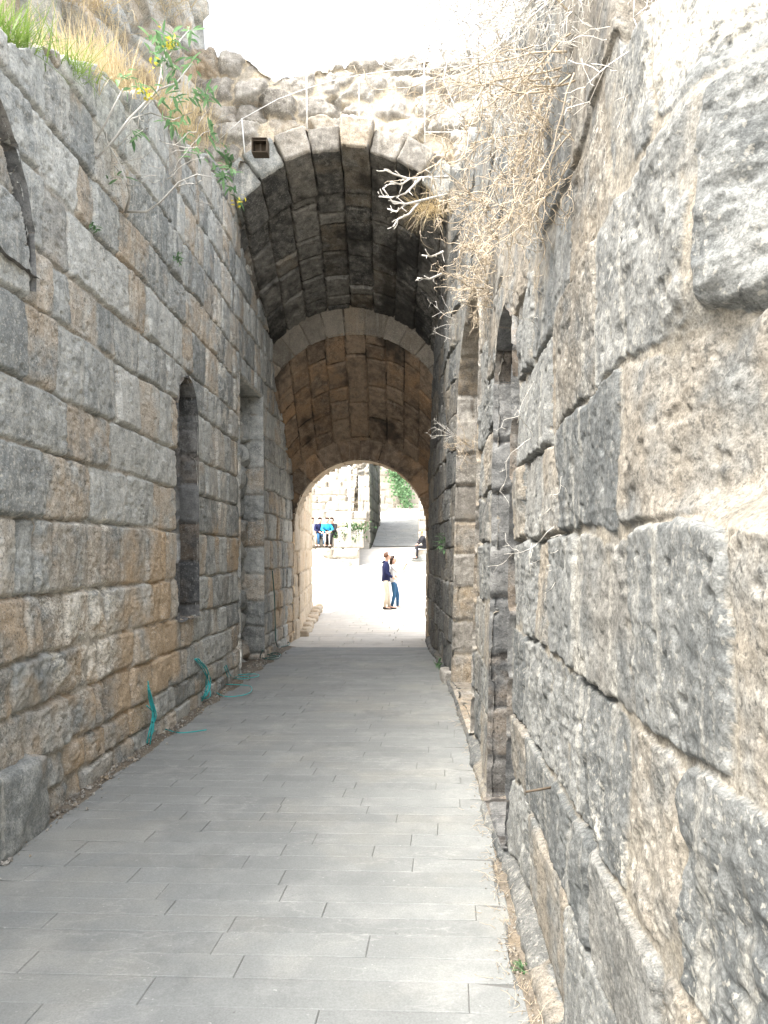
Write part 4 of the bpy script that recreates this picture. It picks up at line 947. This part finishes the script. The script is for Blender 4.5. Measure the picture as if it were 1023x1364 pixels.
def rig(J):
    """skeleton joints (person faces +X) -> full body, hands with fingers, head with a face"""
    N = {}; Lk = []
    def n(k, r, r2=None): N[k] = (tuple(J[k]), r, r2 or r)
    n('pelvis', .10, .095); n('waist', .095, .085); n('chest', .10, .085); n('neck', .05); n('head', .078, .085); n('crown', .07, .075)
    Lk += [('pelvis', 'waist'), ('waist', 'chest'), ('chest', 'neck'), ('neck', 'head'), ('head', 'crown')]
    h = Vector(J['head']); fd = Vector(J.get('face', (1, 0, 0))).normalized(); sd_ = Vector((0, 0, 1)).cross(fd)
    N['nose'] = (tuple(h + fd * .108 + Vector((0, 0, -.012))), .012, .014); Lk.append(('head', 'nose'))
    N['chin'] = (tuple(h + fd * .055 + Vector((0, 0, -.095))), .032, .035); Lk.append(('head', 'chin'))
    for s, k in (('l', 1), ('r', -1)):
        N['ear' + s] = (tuple(h + sd_ * (.088 * k) + Vector((0, 0, -.01))), .012, .022); Lk.append(('head', 'ear' + s))
        n('sh' + s, .05); n('el' + s, .042); n('wr' + s, .03); n('hip' + s, .07); n('kn' + s, .05); n('an' + s, .042); n('to' + s, .035, .03)
        Lk += [('chest', 'sh' + s), ('sh' + s, 'el' + s), ('el' + s, 'wr' + s), ('pelvis', 'hip' + s), ('hip' + s, 'kn' + s), ('kn' + s, 'an' + s), ('an' + s, 'to' + s)]
        w_ = Vector(J['wr' + s]); d = (w_ - Vector(J['el' + s])).normalized(); d = (d + Vector(J.get('hd' + s, (0, 0, 0)))).normalized()
        pal = w_ + d * .075; N['pa' + s] = (tuple(pal), .036, .02); Lk.append(('wr' + s, 'pa' + s))
        a = d.cross(Vector((0, 0, 1)));  a = (a if a.length > .2 else Vector((0, 1, 0))).normalized(); b = d.cross(a)
        for q, L in enumerate((.065, .075, .07, .055)):
            p1 = pal + a * (-.03 + .02 * q) + d * .03; p2 = p1 + d * (L * .55) + b * .008; p3 = p2 + d * (L * .35) + b * .024
            for m_, (pp, rr) in enumerate(((p1, .0095), (p2, .0085), (p3, .007))): N['f%s%d%d' % (s, q, m_)] = (tuple(pp), rr, rr)
            Lk += [('pa' + s, 'f%s%d0' % (s, q)), ('f%s%d0' % (s, q), 'f%s%d1' % (s, q)), ('f%s%d1' % (s, q), 'f%s%d2' % (s, q))]
        t1 = pal - a * .04 - d * .02 + b * .01; t2 = t1 - a * .012 + d * .04 + b * .015; N['t%s1' % s] = (tuple(t1), .011, .011); N['t%s2' % s] = (tuple(t2), .009, .009)
        Lk += [('pa' + s, 't%s1' % s), ('t%s1' % s, 't%s2' % s)]
    return skin_mesh(N, Lk, 'pelvis', 2)
def loft(rings, lat=None, sc=1.0, flat=False, n=16):
    bm = bmesh.new(); prev = None; m = len(rings); R_ = []
    P = [Vector(r[0]) for r in rings]
    for i, (c, ra, rb) in enumerate(rings):
        d = (P[min(i + 1, m - 1)] - P[max(i - 1, 0)]).normalized()
        if lat is None:
            y = Vector((0, 1, 0)); y = (y - d * y.dot(d)).normalized() if abs(d.y) < .9 else d.orthogonal().normalized()
        else: y = (lat - d * lat.dot(d)).normalized()
        x = y.cross(d)
        R_.append([bm.verts.new(P[i] + x * (ra * sc * math.cos(2 * math.pi * k / n)) + y * (rb * sc * math.sin(2 * math.pi * k / n))) for k in range(n)])
    for A_, B_ in zip(R_, R_[1:]):
        for k in range(n): bm.faces.new((A_[k], A_[(k + 1) % n], B_[(k + 1) % n], B_[k]))
    bm.faces.new(R_[0][::-1]); bm.faces.new(R_[-1])
    bmesh.ops.recalc_face_normals(bm, faces=bm.faces[:])
    me = bpy.data.meshes.new('loft'); bm.to_mesh(me); bm.free(); return me
def merge(ms):
    bm = bmesh.new()
    for m in ms: bm.from_mesh(m); bpy.data.meshes.remove(m)
    me = bpy.data.meshes.new('cloth'); bm.to_mesh(me); bm.free(); return me
def person(label, J, M4, top, bottom, shoe, hair, hair_style='short', sleeve=1.0, hood=None, group=None, loc=None):
    """M4 places the local skeleton in the world"""
    loc = tuple(M4.translation); o = thing('person', label, 'person', loc, group)
    def put(me, name, mat, par):
        me.transform(M4); me.polygons.foreach_set('use_smooth', np.ones(len(me.polygons), bool)); me.materials.clear(); return link(name, me, mat, par)
    body = put(rig(J), 'body', M['skin'], o)
    v = lambda k: Vector(J[k])
    S_ = (v('neck') - v('pelvis')).length / .57
    lat = (v('shl') - v('shr')).normalized(); lift = (v('pelvis') - v('waist')) * .4
    tor = [(v('pelvis') + lift, .125, .165), (v('pelvis') + lift * .9, .135, .175), (v('waist'), .118, .158), (v('chest'), .122, .178), (v('chest').lerp(v('neck'), .42), .098, .178), (v('chest').lerp(v('neck'), .66), .07, .115), (v('chest').lerp(v('neck'), .9), .055, .062)]
    parts = [loft(tor, lat, S_)]
    for s in 'lr':
        sh, el, cf = v('sh' + s), v('el' + s), v('el' + s).lerp(v('wr' + s), sleeve * .93)
        parts.append(loft([(sh.lerp(v('chest'), .5) + Vector((0, 0, .03)), .055, .055), (sh.lerp(v('chest'), .2) + Vector((0, 0, .012)), .074, .074), (sh, .072, .072), (sh.lerp(el, .5), .06, .06), (el, .052, .052), (el.lerp(cf, .5), .047, .047), (cf, .042, .042)], None, S_))
    put(merge(parts), 'jacket' if hood else 'top', M[top], o)
    parts = [loft([(v('pelvis').lerp(v('waist'), .75), .095, .13), (v('pelvis').lerp(v('waist'), .3), .105, .145), (v('pelvis'), .112, .155), (v('hipl').lerp(v('hipr'), .5) - (v('waist') - v('pelvis')) * .25, .10, .15), (v('hipl').lerp(v('hipr'), .5) - (v('waist') - v('pelvis')) * .5, .04, .08)], lat, S_)]
    for s in 'lr':
        hp, kn, an = v('hip' + s), v('kn' + s), v('kn' + s).lerp(v('an' + s), .97)
        parts.append(loft([(hp.lerp(v('pelvis'), .3), .07, .07), (hp, .09, .09), (hp.lerp(kn, .45), .082, .082), (kn, .063, .063), (kn.lerp(an, .4), .06, .06), (an, .05, .05)], None, S_))
    put(merge(parts), 'trousers', M[bottom], o)
    for s in 'lr':
        a, t_ = v('an' + s), v('to' + s); d = (t_ - a); d.z = 0; w_ = Vector((0, 0, 1)).cross(d).normalized()
        put(loft([(a - d * .28 + Vector((0, 0, -.05)), .02, .03), (a - d * .24 + Vector((0, 0, -.035)), .045, .04), (a + Vector((0, 0, -.03)), .05, .044), (a + d * .45 + Vector((0, 0, -.048)), .034, .048), (a + d * 1.0 + Vector((0, 0, -.06)), .024, .046), (a + d * 1.18 + Vector((0, 0, -.066)), .012, .025)], w_, S_, True), 'shoe', M[shoe], o)
    h = v('head').lerp(v('crown'), .45); fd = Vector(J.get('face', (1, 0, 0))).normalized()
    cutf = lambda c: c.dot(fd) > .38 and c.z < .74 or c.z < -.35 and c.dot(fd) > -.1 or c.z < (-.5 if hair_style == 'short' else -2)
    hr = ell((0, 0, 0), (.108, .098, .112), 'hair', None, None, 32, 24, cutf, .012)
    hr.data.transform(M4 @ Matrix.Translation(h - fd * .02)); bpy.data.meshes[hr.data.name].materials.append(M[hair]); hr.parent = o; hr.location = -ORG[o.name]
    if hair_style == 'long':
        hm = skin_mesh({'a': (tuple(h - fd * .06), .085, .08), 'b': (tuple(v('neck') - fd * .07 + Vector((0, 0, .02))), .075, .055), 'c': (tuple(v('chest') - fd * .1 + Vector((0, 0, .12))), .05, .03)}, [('a', 'b'), ('b', 'c')], 'a')
        put(hm, 'hair', M[hair], o)
    if hood:
        put(skin_mesh({'a': (tuple(v('neck') - fd * .09 + Vector((0, 0, -.01))), .06, .05), 'b': (tuple(v('neck') - fd * .06 + Vector((0, .075, -.03))), .045, .04), 'c': (tuple(v('neck') - fd * .06 + Vector((0, -.075, -.03))), .045, .04), 'd': (tuple(v('chest') - fd * .12 + Vector((0, 0, .1))), .05, .03)},
                      [('a', 'b'), ('a', 'c'), ('a', 'd')], 'a'), 'hood', M[top], o)
    for k in (1, -1):      # eyes, brows and mouth on the face
        sd_ = Vector((0, 0, 1)).cross(fd)
        e = ell((0, 0, 0), (.008, .010, .006), 'eye', None, None, 8, 6); e.data.transform(M4 @ Matrix.Translation(v('head') + fd * .076 + sd_ * (.03 * k) + Vector((0, 0, .018)))); e.data.materials.append(M['hair']); e.parent = body
    return o
def stand(hgt, arms, face=(1, 0, 0), head=(0, 0, 0), wid=1.0, legs=None):
    s = hgt / 1.75; J = {}
    for k, p in dict(pelvis=(0, 0, .93), waist=(0, 0, 1.10), chest=(0, 0, 1.32), neck=(.01, 0, 1.50), head=(.035, 0, 1.625), crown=(.02, 0, 1.69),
                     hipl=(0, .09, .88), hipr=(0, -.09, .88), knl=(.03, .10, .49), knr=(.03, -.10, .49), anl=(0, .10, .085), anr=(0, -.10, .085), tol=(.19, .11, .03), tor=(.19, -.11, .03),
                     shl=(0, .185 * wid, 1.41), shr=(0, -.185 * wid, 1.41)).items(): J[k] = Vector(p)
    for k in ('head', 'crown', 'neck'): J[k] += Vector(head) * (.4 if k == 'neck' else 1)
    for k, p in arms.items(): J[k] = Vector(p)
    for k, p in (legs or {}).items(): J[k] = Vector(p)
    for k in J: J[k] = J[k] * s
    J['face'] = Vector(face); return J
def place(x, y, z, rz): return Matrix.Translation((x, y, z)) @ Matrix.Rotation(rz, 4, 'Z')
gz = lambda x, y: float(zg(np.array(float(x)), np.array(float(y)))) - .045
# couple taking a selfie, both turned to the right
man = stand(1.75, dict(ell=(.05, .25, 1.14), elr=(-.02, -.25, 1.13), wrl=(.28, .12, 1.03), wrr=(.20, -.20, .99)), (1, .12, 0), (.02, 0, 0),
            1.05, dict(anl=(.10, .09, .085), tol=(.29, .10, .03), anr=(-.04, -.09, .085), tor=(.15, -.1, .03), knl=(.07, .09, .49)))
person('man in a navy hooded jacket and beige trousers standing beside the woman in white', man, place(-1.10, 23.5, 0.0, R(4)), 'navy', 'beige', 'shoe', 'hair2', 'short', 1.0, True, 'couple standing beyond the exit')
wom = stand(1.64, dict(ell=(.24, .22, 1.18), elr=(.22, -.2, 1.16), wrl=(.38, .10, 1.42), wrr=(.36, -.06, 1.24)), (1, -.15, 0), (-.03, -.02, 0), .92,
            dict(anl=(.12, .1, .085), tol=(.3, .12, .03), knl=(.12, .1, .49), anr=(-.06, -.08, .085), tor=(.12, -.09, .03)))
wp = person('woman in a white top and blue jeans holding up a phone beside the man', wom, place(-.87, 23.75, 0.0, R(-2)), 'white', 'jeans', 'white', 'hair', 'long', .55, None, 'couple standing beyond the exit')
pw = place(-.87, 23.75, 0, R(-2)) @ (wom['wrl'] + Vector((.045, 0, .11)))
ph = box_obj('phone', tuple(pw), (.012, .075, .15), M['black'], None, .003); tag(ph, 'dark phone held up in the raised hand of the woman', 'phone')
# seated visitors
def sit(hgt, lean, arms=None, drop=.44, face=(1, 0, 0)):
    s = hgt / 1.75; J = {}
    dx = lean
    for k, p in dict(pelvis=(0, 0, .12), waist=(dx * .3, 0, .28), chest=(dx * .75, 0, .48), neck=(dx * 1.1, 0, .65), head=(dx * 1.2 + .05, 0, .77), crown=(dx * 1.2 + .04, 0, .83), hipl=(.03, .1, .1), hipr=(.03, -.1, .1),
                     knl=(.42, .13, .12), knr=(.42, -.13, .12), anl=(.44, .12, .085 - drop), anr=(.40, -.12, .085 - drop), tol=(.62, .13, .03 - drop), tor=(.58, -.13, .03 - drop), shl=(dx * .85, .185, .56), shr=(dx * .85, -.185, .56),
                     ell=(dx + .12, .25, .34), elr=(dx + .12, -.25, .34), wrl=(.38, .1, .25), wrr=(.36, -.08, .25)).items(): J[k] = Vector(p) * s
    J['face'] = Vector(face); return J
S = [(425, 728, 32.95, 'visitor in a dark jacket and blue jeans seated on the lowest tier', 'navy', 'jeans', 'hair', .1, -70), (435, 722, 33.5, 'visitor in a bright blue shirt bending forward among the seated group', 'sky_cloth', 'white', 'hair2', .2, -80),
     (445, 724, 33.3, 'visitor all in black seated at the right of the group', 'black', 'black', 'hair', .14, -120), (415, 724, 33.4, 'visitor in white seated at the left of the group', 'white', 'beige', 'hair2', .05, -75)]
for px, py, Y, lb, tp, bt, hr, ln, az in S:
    p = at(px, py, 34)
    person(lb, sit(1.7, ln), place(p.x, 34.12 + (Y - 33.4) * .1, 2.435, R(az)), tp, bt, 'shoe', hr, 'short', 1, None, 'visitors seated on the tiers')
bx, by = .02, 34.2; bz = gz(bx, by)
o = tag(link('stone_block', rock_mesh('stone_block', rockbox((bx + .25, by + .1, bz - .05), (1.5, .7, .52), 0, .03), 10, .1, .02, 4, 310), M['left']), 'grey stone bench at the right where a visitor sits', 'stone block'); o['kind'] = 'thing'
person('fair haired visitor in a dark jacket seated on the grey bench at right', sit(1.68, .16), place(bx + .14, by - .12, bz + .48, R(-165)), 'black', 'black', 'shoe', 'blond', 'short')
